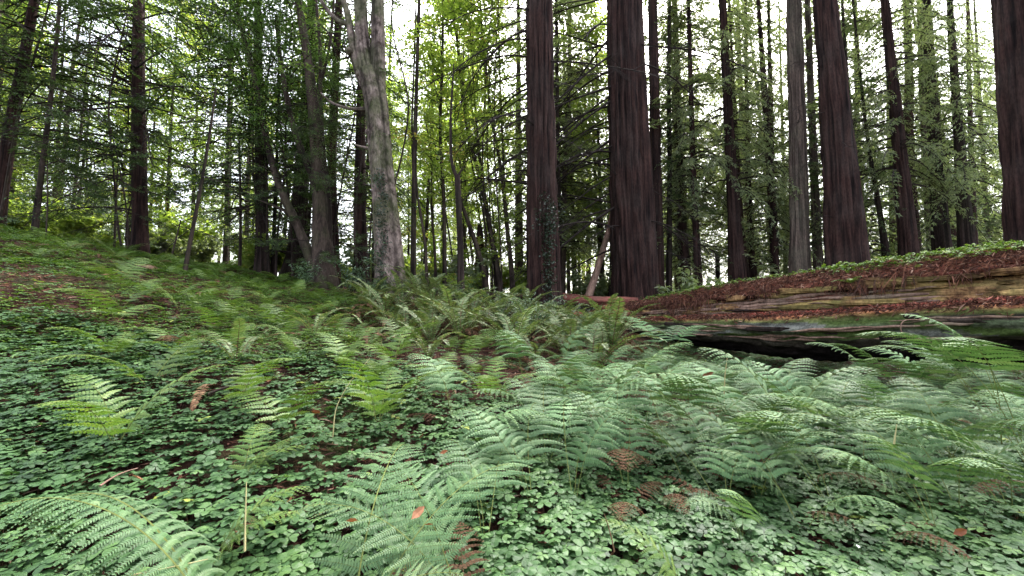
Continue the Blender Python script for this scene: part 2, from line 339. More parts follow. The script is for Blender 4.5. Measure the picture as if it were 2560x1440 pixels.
# ------------------------------------------------------------------ fern fronds
def frond_mesh(name, rg, stalk=.35, L=.65, npin=17, W=.30, p0=15, p1=95, bip=True, droop=.25, pw=.36, mats=None, stretch=1.0, tri=.75, ex=1.3, sp=1.0, pwid=.95):
    """frond rising from the origin and arching over towards +x"""
    mb = MB(); N = 30; s = np.linspace(0, 1, N); tot = stalk + L
    ang = R(p0) + (R(p1) - R(p0)) * s ** ex                # angle from vertical
    ds = tot / (N - 1); side = np.cumsum(np.sin(s * 3 + rg.uniform(0, 6)) * .12 * ds)
    pts = np.stack([np.cumsum(np.sin(ang)) * ds, side, np.cumsum(np.cos(ang)) * ds], 1); pts -= pts[0]
    rad = np.linspace(.0032, .0009, N) * (L / .65)
    addtube(mb, pts, rad, 4, t=.5, m=1)
    t_ = np.gradient(pts, axis=0); t_ /= np.linalg.norm(t_, axis=1)[:, None]
    S0 = stalk / tot
    OO = []; MM = []; TT = []
    q = np.array([[0, -.5, 0], [.5, -.46, .04], [1, -.05, -.05], [.6, .40, .04], [0, .5, 0]]) if bip else np.array([[0, -.12, 0], [.35, -.5, .05], [1, 0, -.06], [.35, .5, .05], [0, .12, 0]])
    for i in range(npin):
        f = (i + .4) / npin; sp_ = S0 + (1 - S0) * (1 - (1 - f) ** 1.3); gap = 1.3 * (1 - f) ** .3 * L / npin
        p = np.array([np.interp(sp_, s, pts[:, c]) for c in range(3)]); tt = np.array([np.interp(sp_, s, t_[:, c]) for c in range(3)]); tt /= np.linalg.norm(tt)
        up = np.cross(np.array([0, 1., 0]), tt); up = up * (-1 if up[2] < 0 else 1)
        nrm = np.cross(tt, np.array([0, 1., 0])); nrm *= (1 if nrm[2] > 0 or abs(nrm[2]) < .2 else -1)
        prof = (1 - f) ** tri * (1 if f > .12 else (.75 + 2 * f)) if bip else (math.sin(math.pi * min(1, (f * .9 + .13))) ** .6)
        for sd in (-1, 1):
            pl = W * prof * rg.uniform(.88, 1.08)
            if pl < .008: continue
            fw = R(22 + 22 * f + rg.normal(0, 4)); lat = np.array([0, sd, 0.])
            d = lat * math.cos(fw) + tt * math.sin(fw); d /= np.linalg.norm(d)
            if not bip:                                   # once-pinnate: one blade per side
                d = d + np.array([0, 0, -.12 * rg.uniform(0, 1.6)]) + nrm * .12; d /= np.linalg.norm(d)
                nn = nrm + .25 * rg.normal(0, 1, 3); y_ = np.cross(nn, d); y_ /= np.linalg.norm(y_); z_ = np.cross(d, y_)
                OO.append(p); MM.append(np.stack([d * pl, y_ * .025 * sp * rg.uniform(.85, 1.15), z_ * .03], 1)); TT.append(np.clip(rg.normal(.5, .2), 0, 1)); continue
            m = max(3, int(pl / (.018 * sp))); u = (np.arange(m) + .5) / m
            # pinna midline droops
            px_ = p + d * (u * pl)[:, None] + np.array([0, 0, -1.]) * (droop * pl * u ** 2)[:, None]
            dd = d[None] + np.array([0, 0, -1.]) * (2 * droop * u)[:, None]; dd /= np.linalg.norm(dd, axis=1)[:, None]
            mid = np.vstack([p, px_]); 
            addtube(mb, mid[::max(1, m // 5)], .0007, 3, t=.6, m=1)
            w0 = min(gap * pw, pl * .3) * (1 - u ** 1.6 * .88) * np.minimum(1, .8 + u * 2)
            base_t = np.clip(rg.normal(.5, .15), 0, 1)
            for s2 in (-1, 1):
                latv = np.cross(nrm, dd) * s2; latv /= np.linalg.norm(latv, axis=1)[:, None]
                x_ = latv * .9 + dd * .38 + np.array([0, 0, -1.]) * rg.uniform(.05, .25, (m, 1)); x_ /= np.linalg.norm(x_, axis=1)[:, None]
                nn = nrm[None] + .07 * rg.normal(0, 1, (m, 3)); y_ = np.cross(nn, x_); y_ /= np.linalg.norm(y_, axis=1)[:, None]; z_ = np.cross(x_, y_)
                ln = w0 * rg.uniform(.85, 1.1, m); wd = np.full(m, pl / m * pwid)
                OO += list(px_); MM += list(np.stack([x_ * ln[:, None], y_ * wd[:, None], z_ * ln[:, None] * .6], 2)); TT += list(np.clip(base_t + rg.normal(0, .07, m), 0, 1))
    mb.inst(q, np.array([[0, 1, 2, 3, 4]]), np.array(MM), np.array(OO), np.array(TT), 0)
    return mb.mesh(name, mats)
rg = np.random.default_rng(11)
FR_BR = [frond_mesh('bracken_frond', rg, stalk=.30 + .22 * rg.uniform(), L=.52 + .12 * rg.uniform(), npin=12, W=.30, pw=.46, sp=1.0, ex=1.9, droop=.4, p0=8 + 12 * rg.uniform(), p1=88 + 22 * rg.uniform(), mats=[M_FERN, M_STALK]) for _ in range(6)]
FR_YL = [frond_mesh('lady_frond', rg, stalk=.10, L=.55, npin=13, W=.19, pw=.47, sp=.9, p0=15 + 12 * rg.uniform(), p1=85 + 25 * rg.uniform(), tri=.6, mats=[M_FERNY, M_STALK]) for _ in range(3)]
FR_SW = [frond_mesh('sword_frond', rg, stalk=.08, L=.85, npin=32, W=.08, p0=12 + 10 * rg.uniform(), p1=75 + 50 * rg.uniform(), bip=False, mats=[M_SWORD, M_STALKB]) for _ in range(4)]
FR_DR = [frond_mesh('dry_frond', rg, stalk=.05, L=.75, npin=26, W=.06, p0=60, p1=125, bip=False, mats=[M_DRYF, M_STALKB]) for _ in range(2)]
FR_DB = [frond_mesh('dry_bracken_frond', rg, stalk=.15, L=.5, npin=14, W=.2, p0=35, p1=112, droop=.5, mats=[M_DRYF, M_STALKB]) for _ in range(1)]
FR_BIG = [frond_mesh('broad_frond', rg, stalk=.25, L=.75, npin=17, W=.27, p0=20, p1=a1, tri=.55, pw=.47, droop=.15, sp=.62, pwid=.72, mats=[M_FERN, M_STALK]) for a1 in (98, 110)]
FR_TALL = [frond_mesh('tall_bracken_frond', rg, stalk=.75 + .15 * rg.uniform(), L=.68, npin=13, W=.34, p0=4 + 8 * rg.uniform(), p1=88 + 15 * rg.uniform(), ex=2.6, pw=.46, sp=1.0, mats=[M_FERN, M_STALK]) for _ in range(4)]
FR_ARCH = [frond_mesh('arching_frond', rg, stalk=.32, L=.95, npin=27, W=.25, p0=22, p1=112, tri=.6, pw=.46, droop=.6, sp=.42, pwid=.8, mats=[M_FERN, M_STALK])]
def fern(x, y, label, group=None, fronds=FR_BR, n=3, sc=1.0, az=None, spread=.9, name='bracken_fern', lean=0.1, dz=0, extra=None, cat='fern', rr=rg):
    z = float(gz(x, y)) + dz; e = empty(name, (x, y, z), label, cat, group)
    a0 = rr.uniform(0, 6.28) if az is None else az
    for i in range(n):
        dry = fronds is not FR_SW and fronds is not FR_DR and rr.uniform() < .07
        o = link('dry_frond' if dry else 'frond', FR_DB[0] if dry else fronds[int(rr.integers(len(fronds)))], e)
        if dry: o['label'] = 'shrivelled brown frond'
        ai = a0 + (i - (n - 1) / 2) * spread + rr.normal(0, .15) if az is not None else a0 + i * 2 * math.pi / n + rr.normal(0, .3)
        s = sc * rr.uniform(.78, 1.15); o.scale = (s, s, s * rr.uniform(.85, 1.1)); o.rotation_euler = (rr.normal(0, .08), rr.normal(lean, .1), ai)
    if extra:
        for i in range(extra[1]):
            o = link('dry_frond', extra[0][i % len(extra[0])], e); o.rotation_euler = (0, rr.uniform(-.1, .2), rr.uniform(0, 6.28)); s = sc * rr.uniform(.6, .95); o.scale = (s, s, s); o['label'] = 'withered brown frond'
    return e

# ---- log geometry (needed to keep plants off it)
LPX = [2900, 2560, 2300, 2000, 1700, 1560, 1480, 1440]
LTOP = [590, 622, 652, 690, 738, 762, 775, 792]; LBOT = [905, 885, 888, 885, 852, 838, 826, 822]
def logY(px): return 10.267 / ((px - 1280) / F + .5867)
def log_axis():
    C = []; r = []
    for px, a, b in zip(LPX, LTOP, LBOT):
        Y = logY(px); C.append(P(px, (a + b) / 2, Y)); r.append((b - a) / 2000 * Y)
    return np.array(C), np.array(r)
LC, LR = log_axis()
def off_log(x, y, d=.95):
    ax, ay = LC[0][:2]; bx, by = LC[-1][:2]; vx, vy = bx - ax, by - ay; L2 = vx * vx + vy * vy
    t = np.clip(((x - ax) * vx + (y - ay) * vy) / L2, 0, 1); return math.hypot(x - ax - t * vx, y - ay - t * vy) > d

# hand-placed ferns: (px, Y, kind, n, scale, azimuth deg or None, label)
HF = [
 (640, 1.28, 'arch', 2, 1.02, 186, 'large pale fern arching towards the lower left corner'),
 (900, 1.30, 'big', 3, .85, 80, 'broad comb-leaved fern filling the bottom centre'),
 (1180, 1.42, 'big', 3, .85, 140, 'broad fern just right of the bottom centre one with fallen orange leaves'),
 (1215, 1.80, 'br', 3, .72, 100, 'fern with pale upper fronds between the bottom centre clump and the open sorrel'),
 (1430, 2.15, 'br', 3, .80, 60, 'arching fern left of the rusty withered stems'),
 (1380, 2.75, 'br', 4, .85, None, 'full fern behind the arching one left of the rusty stems'),
 (1140, 2.95, 'br', 3, .80, 150, 'fern at the left fringe of the dense drift'),
 (1800, 2.25, 'br', 4, .82, 90, 'fern standing over brown stems in the middle of the right foreground'),
 (2050, 2.30, 'br', 3, .85, 120, 'fern left of the rusty hollow at right foreground'),
 (1560, 2.25, 'db', 3, .6, None, 'rusty withered fern right of centre in the foreground'),
 (2170, 2.1, 'db', 3, .58, None, 'rusty withered fern in the hollow at right foreground'),
 (1650, 2.4, 'db', 3, .55, None, 'rusty withered fern just right of the other at centre foreground'),
 (760, 1.18, 'big', 2, .55, 20, 'small low fern at the bottom edge between two large fronds'),
 (1330, 2.05, 'br', 3, .80, 110, 'fern with fronds fanned out above the bottom centre clump'),
 (1120, 2.25, 'br', 2, .72, 20, 'fern spreading right over the sorrel in the middle foreground'),
 (1830, 1.95, 'br', 2, .62, 200, 'short fern dipping over the open sorrel patch at lower right'),
 (1700, 1.62, 'yl', 1, .8, 160, 'single soft frond lying across the sorrel at lower right'),
 (1560, 2.35, 'br', 3, .85, 100, 'upright fern beside brown withered stems, right of centre'),
 (2300, 2.05, 'br', 3, .85, 150, 'arching fern over brown litter at right foreground'),
 (2480, 2.2, 'br', 3, .9, 170, 'drooping fern against the right edge in the foreground'),
 (2470, 3.3, 'tall', 4, .95, 165, 'tall fern standing against the fallen log at the right edge'),
 (2260, 4.3, 'tall', 3, .86, 185, 'fern whose pointed frond crosses the dark gap beneath the log'),
 (1660, 5.8, 'tall', 4, .92, 70, 'tall fern rising in front of the broken half of the log'),
 (2380, 4.0, 'tall', 3, .82, 130, 'tall fern left of the tallest one before the log at right'),
 (1880, 5.0, 'br', 3, .9, 120, 'fern reaching up to the underside of the log at its middle'),
 (2540, 2.7, 'tall', 3, .9, 170, 'large fern leaning in from the right edge above the foreground'),
 (1075, 4.7, 'sw', 9, .80, None, 'upright sword fern with a rusty crown standing alone at centre'),
 (1000, 9.0, 'sw', 11, 1.15, None, 'sword fern at the foot of the big forked maple'),
 (790, 4.9, 'sw', 6, .85, None, 'sword fern with drooping fronds over rusty litter left of centre'),
 (600, 3.6, 'sw', 5, .8, None, 'thin sword fern with one long frond reaching left on the bank'),
 (620, 2.15, 'yl', 4, .72, 60, 'bright yellow-green fern in the left foreground'),
 (560, 1.6, 'yl', 3, .62, 40, 'dark green fern shaded behind the lower left frond'),
 (860, 3.9, 'yl', 3, .85, None, 'yellow-green lady fern beside the lone sword fern'),
 (420, 4.1, 'yl', 2, .75, None, 'pale fern sprig spread over the sorrel on the bank'),
 (700, 5.6, 'yl', 4, .9, None, 'soft yellow fern mid-way up the bank'),
 (1150, 6.6, 'sw', 12, 1.35, None, 'large arching sword fern left of the bushes at the foot of the ivy-clad redwood'),
 (1290, 6.0, 'sw', 12, 1.3, None, 'broad sword fern under the huckleberry bush'),
 (1430, 6.6, 'sw', 11, 1.3, None, 'brownish sword fern just left of the log tip'),
 (740, 8.4, 'yl', 4, 1.0, None, 'feathery fern at the crest below the laurel clump'),
 (380, 8.6, 'yl', 4, .8, None, 'low fern at the foot of the straight redwood on the bank'),
]
KIND = {'db': (FR_DB, 'withered_fern'), 'tall': (FR_TALL, 'bracken_fern'), 'arch': (FR_ARCH, 'lady_fern'), 'big': (FR_BIG, 'lady_fern'), 'br': (FR_BR, 'bracken_fern'), 'sw': (FR_SW, 'sword_fern'), 'yl': (FR_YL, 'lady_fern')}
placed = []
rh = np.random.default_rng(5)
for px, Y, k, n, sc, az, lab in HF:
    x = (px - 1280) / F * Y
    fern(x, Y, lab, None, KIND[k][0], n, sc, None if az is None else R(az), name=KIND[k][1], spread=.22 if k == 'arch' else .55, extra=(FR_DR, 3) if k == 'sw' else None, rr=rh)
    placed.append((x, Y))
def scatter(n, region, fn, dmin=.3, seed=1):
    r = np.random.default_rng(seed); c = 0; tries = 0
    while c < n and tries < n * 60:
        tries += 1; p = region(r)
        if p is None or not off_log(*p): continue
        if any((p[0] - q[0]) ** 2 + (p[1] - q[1]) ** 2 < dmin ** 2 for q in placed): continue
        placed.append(p); fn(p, r); c += 1
    return c
def rgn(a0, a1, y0, y1, cond=None):
    def f(r):
        y = math.sqrt(r.uniform(y0 * y0, y1 * y1)); a = r.uniform(a0, a1)
        return None if cond and not cond(a, y) else (a * y, y)
    return f
def clear(a, y): return float(vn(a * y * 1.1 + 4, y * 1.1, 0, 91)) > -.38 and not (.60 < a < .80 and y > 6.0)
def hgt(p): return (1.0 + .28 * float(vn(p[0] * .9, p[1] * .9, 0, 92))) * (.72 if p[1] > 5.3 and p[0] < .9 * p[1] else 1)
GRP = 'ferns massed over the right of the clearing'
scatter(46, rgn(.05, 1.35, 2.1, 3.6, clear), lambda p, r: fern(*p, 'pale green bracken fern among the dense ferns in the right foreground', GRP, n=int(r.integers(2, 4)), sc=hgt(p) * r.uniform(.75, .95), rr=r), .26, 21)
scatter(92, rgn(.0, 1.3, 3.6, 7.5, lambda a, y: (a > .34 or y < 5.0 - 4 * max(0, .2 - a)) and y < 6.9 and clear(a, y)), lambda p, r: fern(*p, 'pale green bracken fern in the dense drift between foreground and fallen log', GRP, (FR_BR if r.uniform() < .86 else FR_YL) if r.uniform() < .85 or p[0] < .8 * p[1] or p[1] > 5 else FR_TALL, n=int(r.integers(2, 5)), sc=hgt(p) * r.uniform(.75, 1.0) * (1 if r.uniform() < .8 else .8), rr=r), .33, 22)
scatter(36, rgn(-1.0, -.05, 2.3, 6.0), lambda p, r: fern(*p, 'scattered small yellow-green fern on the sorrel slope', 'small ferns on the sorrel slope', FR_YL, int(r.integers(2, 5)), r.uniform(.6, 1.15), name='lady_fern', rr=r), .5, 23)
scatter(52, rgn(-.36, .26, 5.2, 10.5), lambda p, r: fern(*p, 'greyish sword fern in the thicket before the central trunks', 'sword ferns before the central trunks', FR_SW, int(r.integers(7, 12)), r.uniform(.85, 1.45), name='sword_fern', extra=(FR_DR, 11), rr=r), .56, 24)
scatter(46, rgn(-1.25, -.3, 6.0, 11.5), lambda p, r: fern(*p, 'low yellow fern along the crest of the bank', 'ferns along the crest of the bank', FR_YL, int(r.integers(3, 6)), r.uniform(.6, .95), name='lady_fern', rr=r), .5, 25)
scatter(16, rgn(-.4, .22, 4.6, 8.5), lambda p, r: fern(*p, 'rusty collapsed sword fern in the brownish mound before the central trunks', 'rusty ferns in the central mound', FR_DR, int(r.integers(7, 11)), r.uniform(.8, 1.15), name='withered_fern', rr=r), .3, 28)
scatter(16, rgn(-1.1, -.1, 3.0, 8.0), lambda p, r: fern(*p, 'collapsed brown fern lying on the slope at left', 'collapsed brown ferns on the slope', FR_DR, int(r.integers(3, 6)), r.uniform(.5, .8), name='withered_fern', rr=r), .4, 27)
scatter(16, rgn(.05, 1.2, 3.0, 6.0), lambda p, r: fern(*p, 'withered rusty bracken fern under the green ones', 'withered bracken under the green ferns', FR_DB, int(r.integers(3, 5)), r.uniform(.6, .8), name='withered_fern', rr=r), .22, 26)

# ------------------------------------------------------------------ foliage builders
Q = np.array([[0, 0, 0], [.4, -.5, .04], [1, 0, -.08], [.4, .5, .04]]); QF = np.array([[0, 1, 2, 3]])
def spray_branch(mb, r, o, az, L, rise=.12, droop=.5, sl=.13, sw=.035, rad=.02, dens=1.0, twl=.5, start=.25, woodmat=1, leafm=0, tbase=.5):
    n = 7; t = np.linspace(0, 1, n); dx = np.array([math.cos(az), math.sin(az)]); bend = r.normal(0, .12)
    px_ = np.array([-dx[1], dx[0]])
    P_ = np.zeros((n, 3)); P_[:, :2] = np.outer(t * L, dx) + np.outer(bend * L * t ** 2, px_); P_[:, 2] = L * (rise * t - droop * t * t); P_ += o
    addtube(mb, P_, rad * (1 - .8 * t) + .002, 3, .5, woodmat)
    m = max(2, int(L * (1 - start) / .16 * dens)); u = start + (1 - start) * (np.arange(m) + r.uniform(0, 1, m)) / m
    c = np.stack([np.interp(u, t, P_[:, k]) for k in range(3)], 1)
    sd = np.where(np.arange(m) % 2 == 0, 1, -1); ta = az + sd * R(55) + r.normal(0, .2, m)
    tl = twl * (1.15 - u) * r.uniform(.5, 1.2, m) + .1
    k = max(3, int(twl / sl * 1.9 * dens)); w = (np.arange(k) + .5) / k
    tp = r.normal(-.15, .2, m)
    tdir = np.stack([np.cos(ta) * np.cos(tp), np.sin(ta) * np.cos(tp), np.sin(tp)], 1)
    O = c[:, None] + tdir[:, None] * (tl[:, None] * w[None])[..., None]; O[..., 2] -= (tl[:, None] * w[None] ** 2) * .35
    O = O.reshape(-1, 3); A = np.repeat(ta, k) + np.tile(np.where(np.arange(k) % 2 == 0, 1, -1), m) * R(38) + r.normal(0, .3, m * k)
    Mx = rotframes(A, r.normal(-.25, .25, m * k), r.normal(0, .35, m * k))
    S = r.uniform(.7, 1.25, m * k); Mx = Mx * np.stack([sl * S, sw * S, sl * S], -1)[:, None, :]
    tb = tbase + r.normal(0, .1)
    mb.inst(Q, QF, Mx, O, np.clip(tb + r.normal(0, .18, m * k), 0, 1), leafm)
def conifer_crown(name, r, H, z0, L0, nb, mats, sl=.16, sw=.045, droop=.5, dens=1.0, twl=.5, lean=None, tp=1.2, rise=.12, gaps=.25, r0=.0):
    mb = MB()
    for i in range(nb):
        f = (i + r.uniform(0, 1)) / nb; z = z0 + (H - z0) * f
        if vn(z * .9, r.uniform(0, 3), 0, 3) < -1 + 2 * gaps * r.uniform(.3, 1): continue
        L = L0 * max(.12, 1 - f ** tp) * r.uniform(.55, 1.15)
        spray_branch(mb, r, np.array([0, 0, z]), r.uniform(0, 6.28), L, rise, droop * r.uniform(.6, 1.3), sl, sw, .012 + L * .007, dens, twl * min(1, L / 1.5))
    return mb.mesh(name, mats)
def leaf_cloud(mb, r, c, rx, rz, n, ls, m=0, tb=.5, flat=.35, aspect=.8):
    p = r.normal(0, .5, (n, 3)); p /= np.maximum(1, np.linalg.norm(p, axis=1) / 1.0)[:, None]
    O = c + p * np.array([rx, rx, rz])
    M = rotframes(r.uniform(0, 6.28, n), r.normal(-.3, .35, n), r.normal(0, flat, n)); S = ls * r.uniform(.6, 1.3, n)
    M = M * np.stack([S, S * aspect, S], -1)[:, None, :]
    mb.inst(Q, QF, M, O, np.clip(tb + r.normal(0, .2, n), 0, 1), m)
def broad_crown(name, r, H, z0, spread, nb, mats, ls=.10, per=60, aspect=.85, rxs=(.35, .8), rz=.16, up=.7, tb=.5):
    mb = MB()
    for i in range(nb):
        f = (i + r.uniform()) / nb; z = z0 + (H - z0) * f; az = r.uniform(0, 6.28); L = spread * (1 - f * .5) * r.uniform(.3, 1.0)
        n = 6; t = np.linspace(0, 1, n); P_ = np.zeros((n, 3)); P_[:, 0] = math.cos(az) * L * t; P_[:, 1] = math.sin(az) * L * t; P_[:, 2] = z + L * up * (t - .45 * t * t)
        addtube(mb, P_, .02 * (1 - .8 * t) + .003, 3, .5, 1)
        b = r.normal(tb, .15)
        for u in (.45, .7, 1.0):
            c = np.array([np.interp(u, t, P_[:, k]) for k in range(3)]) + r.normal(0, .15, 3)
            leaf_cloud(mb, r, c, r.uniform(*rxs), rz, int(per * r.uniform(.5, 1.2)), ls, 0, b, .4, aspect)
    return mb.mesh(name, mats)
rc = np.random.default_rng(42)
# crowns for far trees, 26 m tall
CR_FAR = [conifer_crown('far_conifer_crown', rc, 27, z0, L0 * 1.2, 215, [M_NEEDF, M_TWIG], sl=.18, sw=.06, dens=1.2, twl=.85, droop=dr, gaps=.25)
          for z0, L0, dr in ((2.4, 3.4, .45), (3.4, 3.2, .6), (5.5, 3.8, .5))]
CR_MID = [conifer_crown('mid_conifer_crown', rc, 24, z0, L0, 170, [M_NEED, M_TWIG], sl=.17, sw=.05, dens=.9, twl=.6, droop=dr, gaps=.35)
          for z0, L0, dr in ((2.5, 3.0, .55), (6.0, 3.2, .5), (1.5, 2.3, .45))]
CR_DARK = [conifer_crown('dark_conifer_crown', rc, 20, z0, L0, 190, [M_NEEDD, M_TWIG], sl=.14, sw=.045, dens=1.0, twl=.6, droop=dr, gaps=.3)
           for z0, L0, dr in ((2.0, 3.2, .3), (3.5, 3.0, .42))]
CR_MAPLE = [broad_crown('maple_crown', rc, 17, z0, sp_, 75, [M_MAPLEL, M_TWIG], ls=.125, per=54) for z0, sp_ in ((2.5, 2.6), (4.0, 3.0), (1.2, 2.2))]
CR_LAUREL = [broad_crown('laurel_crown', rc, 11, z0, sp_, 62, [M_LAUREL, M_TWIG], ls=.105, per=60, aspect=.30, rz=.28, tb=.45) for z0, sp_ in ((2.6, 2.4), (3.6, 2.8))]
# dead twiggy branches, along +x
def dead_branch(name, r, L, rise, droop, nt, leafy=0, mats=None, up=False):
    mb = MB(); n = 10; t = np.linspace(0, 1, n); P_ = np.zeros((n, 3)); P_[:, 0] = L * t; P_[:, 1] = .07 * L * np.sin(t * 3 + r.uniform(0, 6)) * t
    P_[:, 2] = L * (rise * t - droop * t * t) + .02 * L * np.sin(t * 9 + r.uniform(0, 6)) * t
    addtube(mb, P_, .0095 * L * (1 - .9 * t) + .004, 4, .4, 0)
    for i in range(nt):
        u = r.uniform(.2, .97); c = np.array([np.interp(u, t, P_[:, k]) for k in range(3)])
        l = L * r.uniform(.12, .45) * (1.1 - u * .6); az = r.choice([-1, 1]) * r.uniform(.35, 1.0); k = 5; w = np.linspace(0, 1, k)
        dz = r.uniform(-.7, .15)
        T = np.stack([c[0] + math.cos(az) * l * w, c[1] + math.sin(az) * l * w, c[2] + l * (dz * w - .25 * w * w)], 1)
        addtube(mb, T, .0035 * L * (1 - .8 * w) * .9 + .0015, 3, .4, 0)
        for j in range(2):
            v = r.uniform(.3, .9); c2 = c + (T[-1] - c) * v; l2 = l * r.uniform(.2, .5)
            e = c2 + np.array([math.cos(az + r.choice([-1, 1]) * .7), math.sin(az + r.choice([-1, 1]) * .7), r.uniform(-.8, .1)]) * l2
            addtube(mb, [c2, (c2 + e) / 2 + [0, 0, .02], e], [.003, .002, .0015], 3, .4, 0)
            if leafy and r.uniform() < leafy: leaf_cloud(mb, r, e, .16, .06, 26, .075, 1, .5, .4, .35)
        if leafy and r.uniform() < leafy: leaf_cloud(mb, r, T[-1], .18, .06, 30, .075, 1, .5, .4, .35)
    return mb.mesh(name, mats)
BR_DEAD = [dead_branch('bare_branch', rc, 2.6, a, b, 12, 0, [M_TWIG]) for a, b in ((-.1, .5), (.1, .6), (-.35, .3), (0, .8), (-.6, .1), (-.15, .3), (.25, .1))]
BR_LEAFY = [dead_branch('leafy_branch', rc, 2.4, a, b, 14, .7, [M_TWIG, M_NEEDD]) for a, b in ((.1, .35), (.2, .5), (0, .25), (.0, .5))]

# ------------------------------------------------------------------ trunks
def bark_relief(seed, amp=.09, k=9, zf=.35, knots=True, lob=.06):
    def f(th, s):
        x = np.cos(th) * k / 2.4; y = np.sin(th) * k / 2.4
        r = np.minimum(1, np.abs(fbm(x + 11 * seed, y, s * zf, 3, seed)) * 3.2)
        m = 1 + amp * (r - .6) + lob * vn(np.cos(th) * 1.2 + seed, np.sin(th) * 1.2, s * .12, seed + 3)
        m = m + amp * .5 * vn(x * 3, y * 3, s * 1.3, seed + 5)
        return m
    return f
def trunk_local(polys, Y, extend=None, flare=1.25, relief_amp=.09, seed=1, seg=40, step=.14, base=None, k=9, lob=.06, todown=True, Ys=None):
    """polys: [(px,py,w)] from the base up. Returns base point and MB in coordinates relative to it"""
    pts = []; rad = []
    for i, (px, py, w) in enumerate(polys):
        yy = Y if Ys is None else Ys[i]
        p = P(px, py, yy); pts.append(p); rad.append(w * yy / (2 * F * math.sqrt(1 + ((px - 1280) / F) ** 2)))
    pts = np.array(pts); rad = np.array(rad)
    b = base if base is not None else np.array([pts[0][0], pts[0][1], float(gz(pts[0][0], pts[0][1]))])
    if todown:
        d = pts[0] - pts[1]; lowz = b[2] - .35
        if pts[0][2] > lowz:
            q = pts[0] + d / abs(d[2]) * (pts[0][2] - lowz) * .3; q[2] = lowz
            pts = np.vstack([q, pts]); rad = np.concatenate([[rad[0] * 1.03], rad])
    if extend:
        d = pts[-1] - pts[-2]; d /= np.linalg.norm(d); h = extend - pts[-1][2]
        if h > .5:
            pts = np.vstack([pts, pts[-1] + d * h]); rad = np.concatenate([rad, [max(.02, rad[-1] * .45)]])
    pp, rr, s = smooth_path(pts, rad, step)
    hz = pp[:, 2] - b[2]; rr = rr * (1 + (flare - 1) * np.exp(-np.maximum(hz, 0) / .35))
    rel = bark_relief(seed, relief_amp, k, .35, lob=lob) if relief_amp else None
    v, f = tube(pp - b, rr, seg, rel)
    m = rel(np.arange(seg)[None] * 2 * math.pi / seg, s[:, None]) if rel else np.ones((len(pp), seg))
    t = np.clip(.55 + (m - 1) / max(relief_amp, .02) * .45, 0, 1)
    return b, v, f, t.ravel(), pp - b, rr
def tree(name, label, polys, Y, matl, extend=22, group=None, crown=None, branches=None, cat='tree', crown_scale=None, cxy=1.0, **kw):
    b, v, f, t, path, rr = trunk_local(polys, Y, extend, **kw)
    e = empty(name, b, label, cat, group)
    MB().add(v, f, t).build('trunk', matl, e, smooth=True)
    if crown:
        c = link('crown', crown, e)
        s = crown_scale or 1.0; c.scale = (s * cxy, s * cxy, s); c.rotation_euler = (0, 0, (polys[0][0] * .37) % 6.28)
        top = path[min(len(path) - 1, len(path) // 2)]
        c.location = (float(top[0]), float(top[1]), 0)
    if branches: put_branches(e, path, rr, *branches)
    return e, path, rr
rb = np.random.default_rng(99)
def put_branches(e, path, rr, meshes, n, z0, z1, azs, sc, name='branch'):
    """azs: list of (mean, spread) azimuths in degrees"""
    for i in range(n):
        z = z0 + (z1 - z0) * (i + rb.uniform()) / n; k = int(np.argmin(abs(path[:, 2] - z))); a, sp = azs[int(rb.integers(len(azs)))]
        az = R(rb.normal(a, sp)); o = link(name, meshes[int(rb.integers(len(meshes)))], e)
        o.location = (float(path[k][0] + math.cos(az) * rr[k] * .8), float(path[k][1] + math.sin(az) * rr[k] * .8), float(z))
        s = rb.uniform(sc[0], sc[1]); o.scale = (s, s, s); o.rotation_euler = (rb.normal(0, .2), rb.normal(0, .15), az)

LEFT = (180, 28); RIGHT = (0, 28); FRONT = (-90, 40)
# --- bank on the left
tree('redwood_tree', 'leaning dark redwood at the far left edge of the picture', [(-8, 560, 46), (28, 300, 38), (60, 150, 32), (86, 0, 28)], 10.5, M_RED, seed=2, crown=CR_DARK[1], branches=(BR_LEAFY, 16, 1.2, 9, [LEFT, RIGHT, FRONT], (.7, 1.1)))
tree('slender_tree', 'slender leaning tree between the left edge and the straight redwood', [(86, 585, 20), (103, 430, 17), (122, 290, 15), (138, 150, 13), (150, 0, 11)], 10, M_THIN, extend=15, seed=3, seg=16, branches=(BR_LEAFY, 14, 1.2, 8, [LEFT, RIGHT], (.6, 1.0)))
tree('slender_tree', 'thin dark stem crossing the leaning redwood at upper left', [(52, 245, 8), (84, 150, 7), (112, 50, 6), (125, 0, 5)], 10.3, M_THIN, extend=12, seed=4, seg=10, relief_amp=.03, todown=True, base=None)
tree('redwood_tree', 'straight dark redwood standing alone on top of the left bank', [(353, 636, 50), (350, 560, 44), (347, 300, 39), (346, 150, 35), (348, 0, 31)], 11.5, M_RED, seed=5, flare=1.12, crown=CR_DARK[0], crown_scale=1.05,
     branches=(BR_LEAFY + BR_DEAD[:3], 34, .9, 8, [LEFT, LEFT, RIGHT, FRONT], (.6, 1.15)))
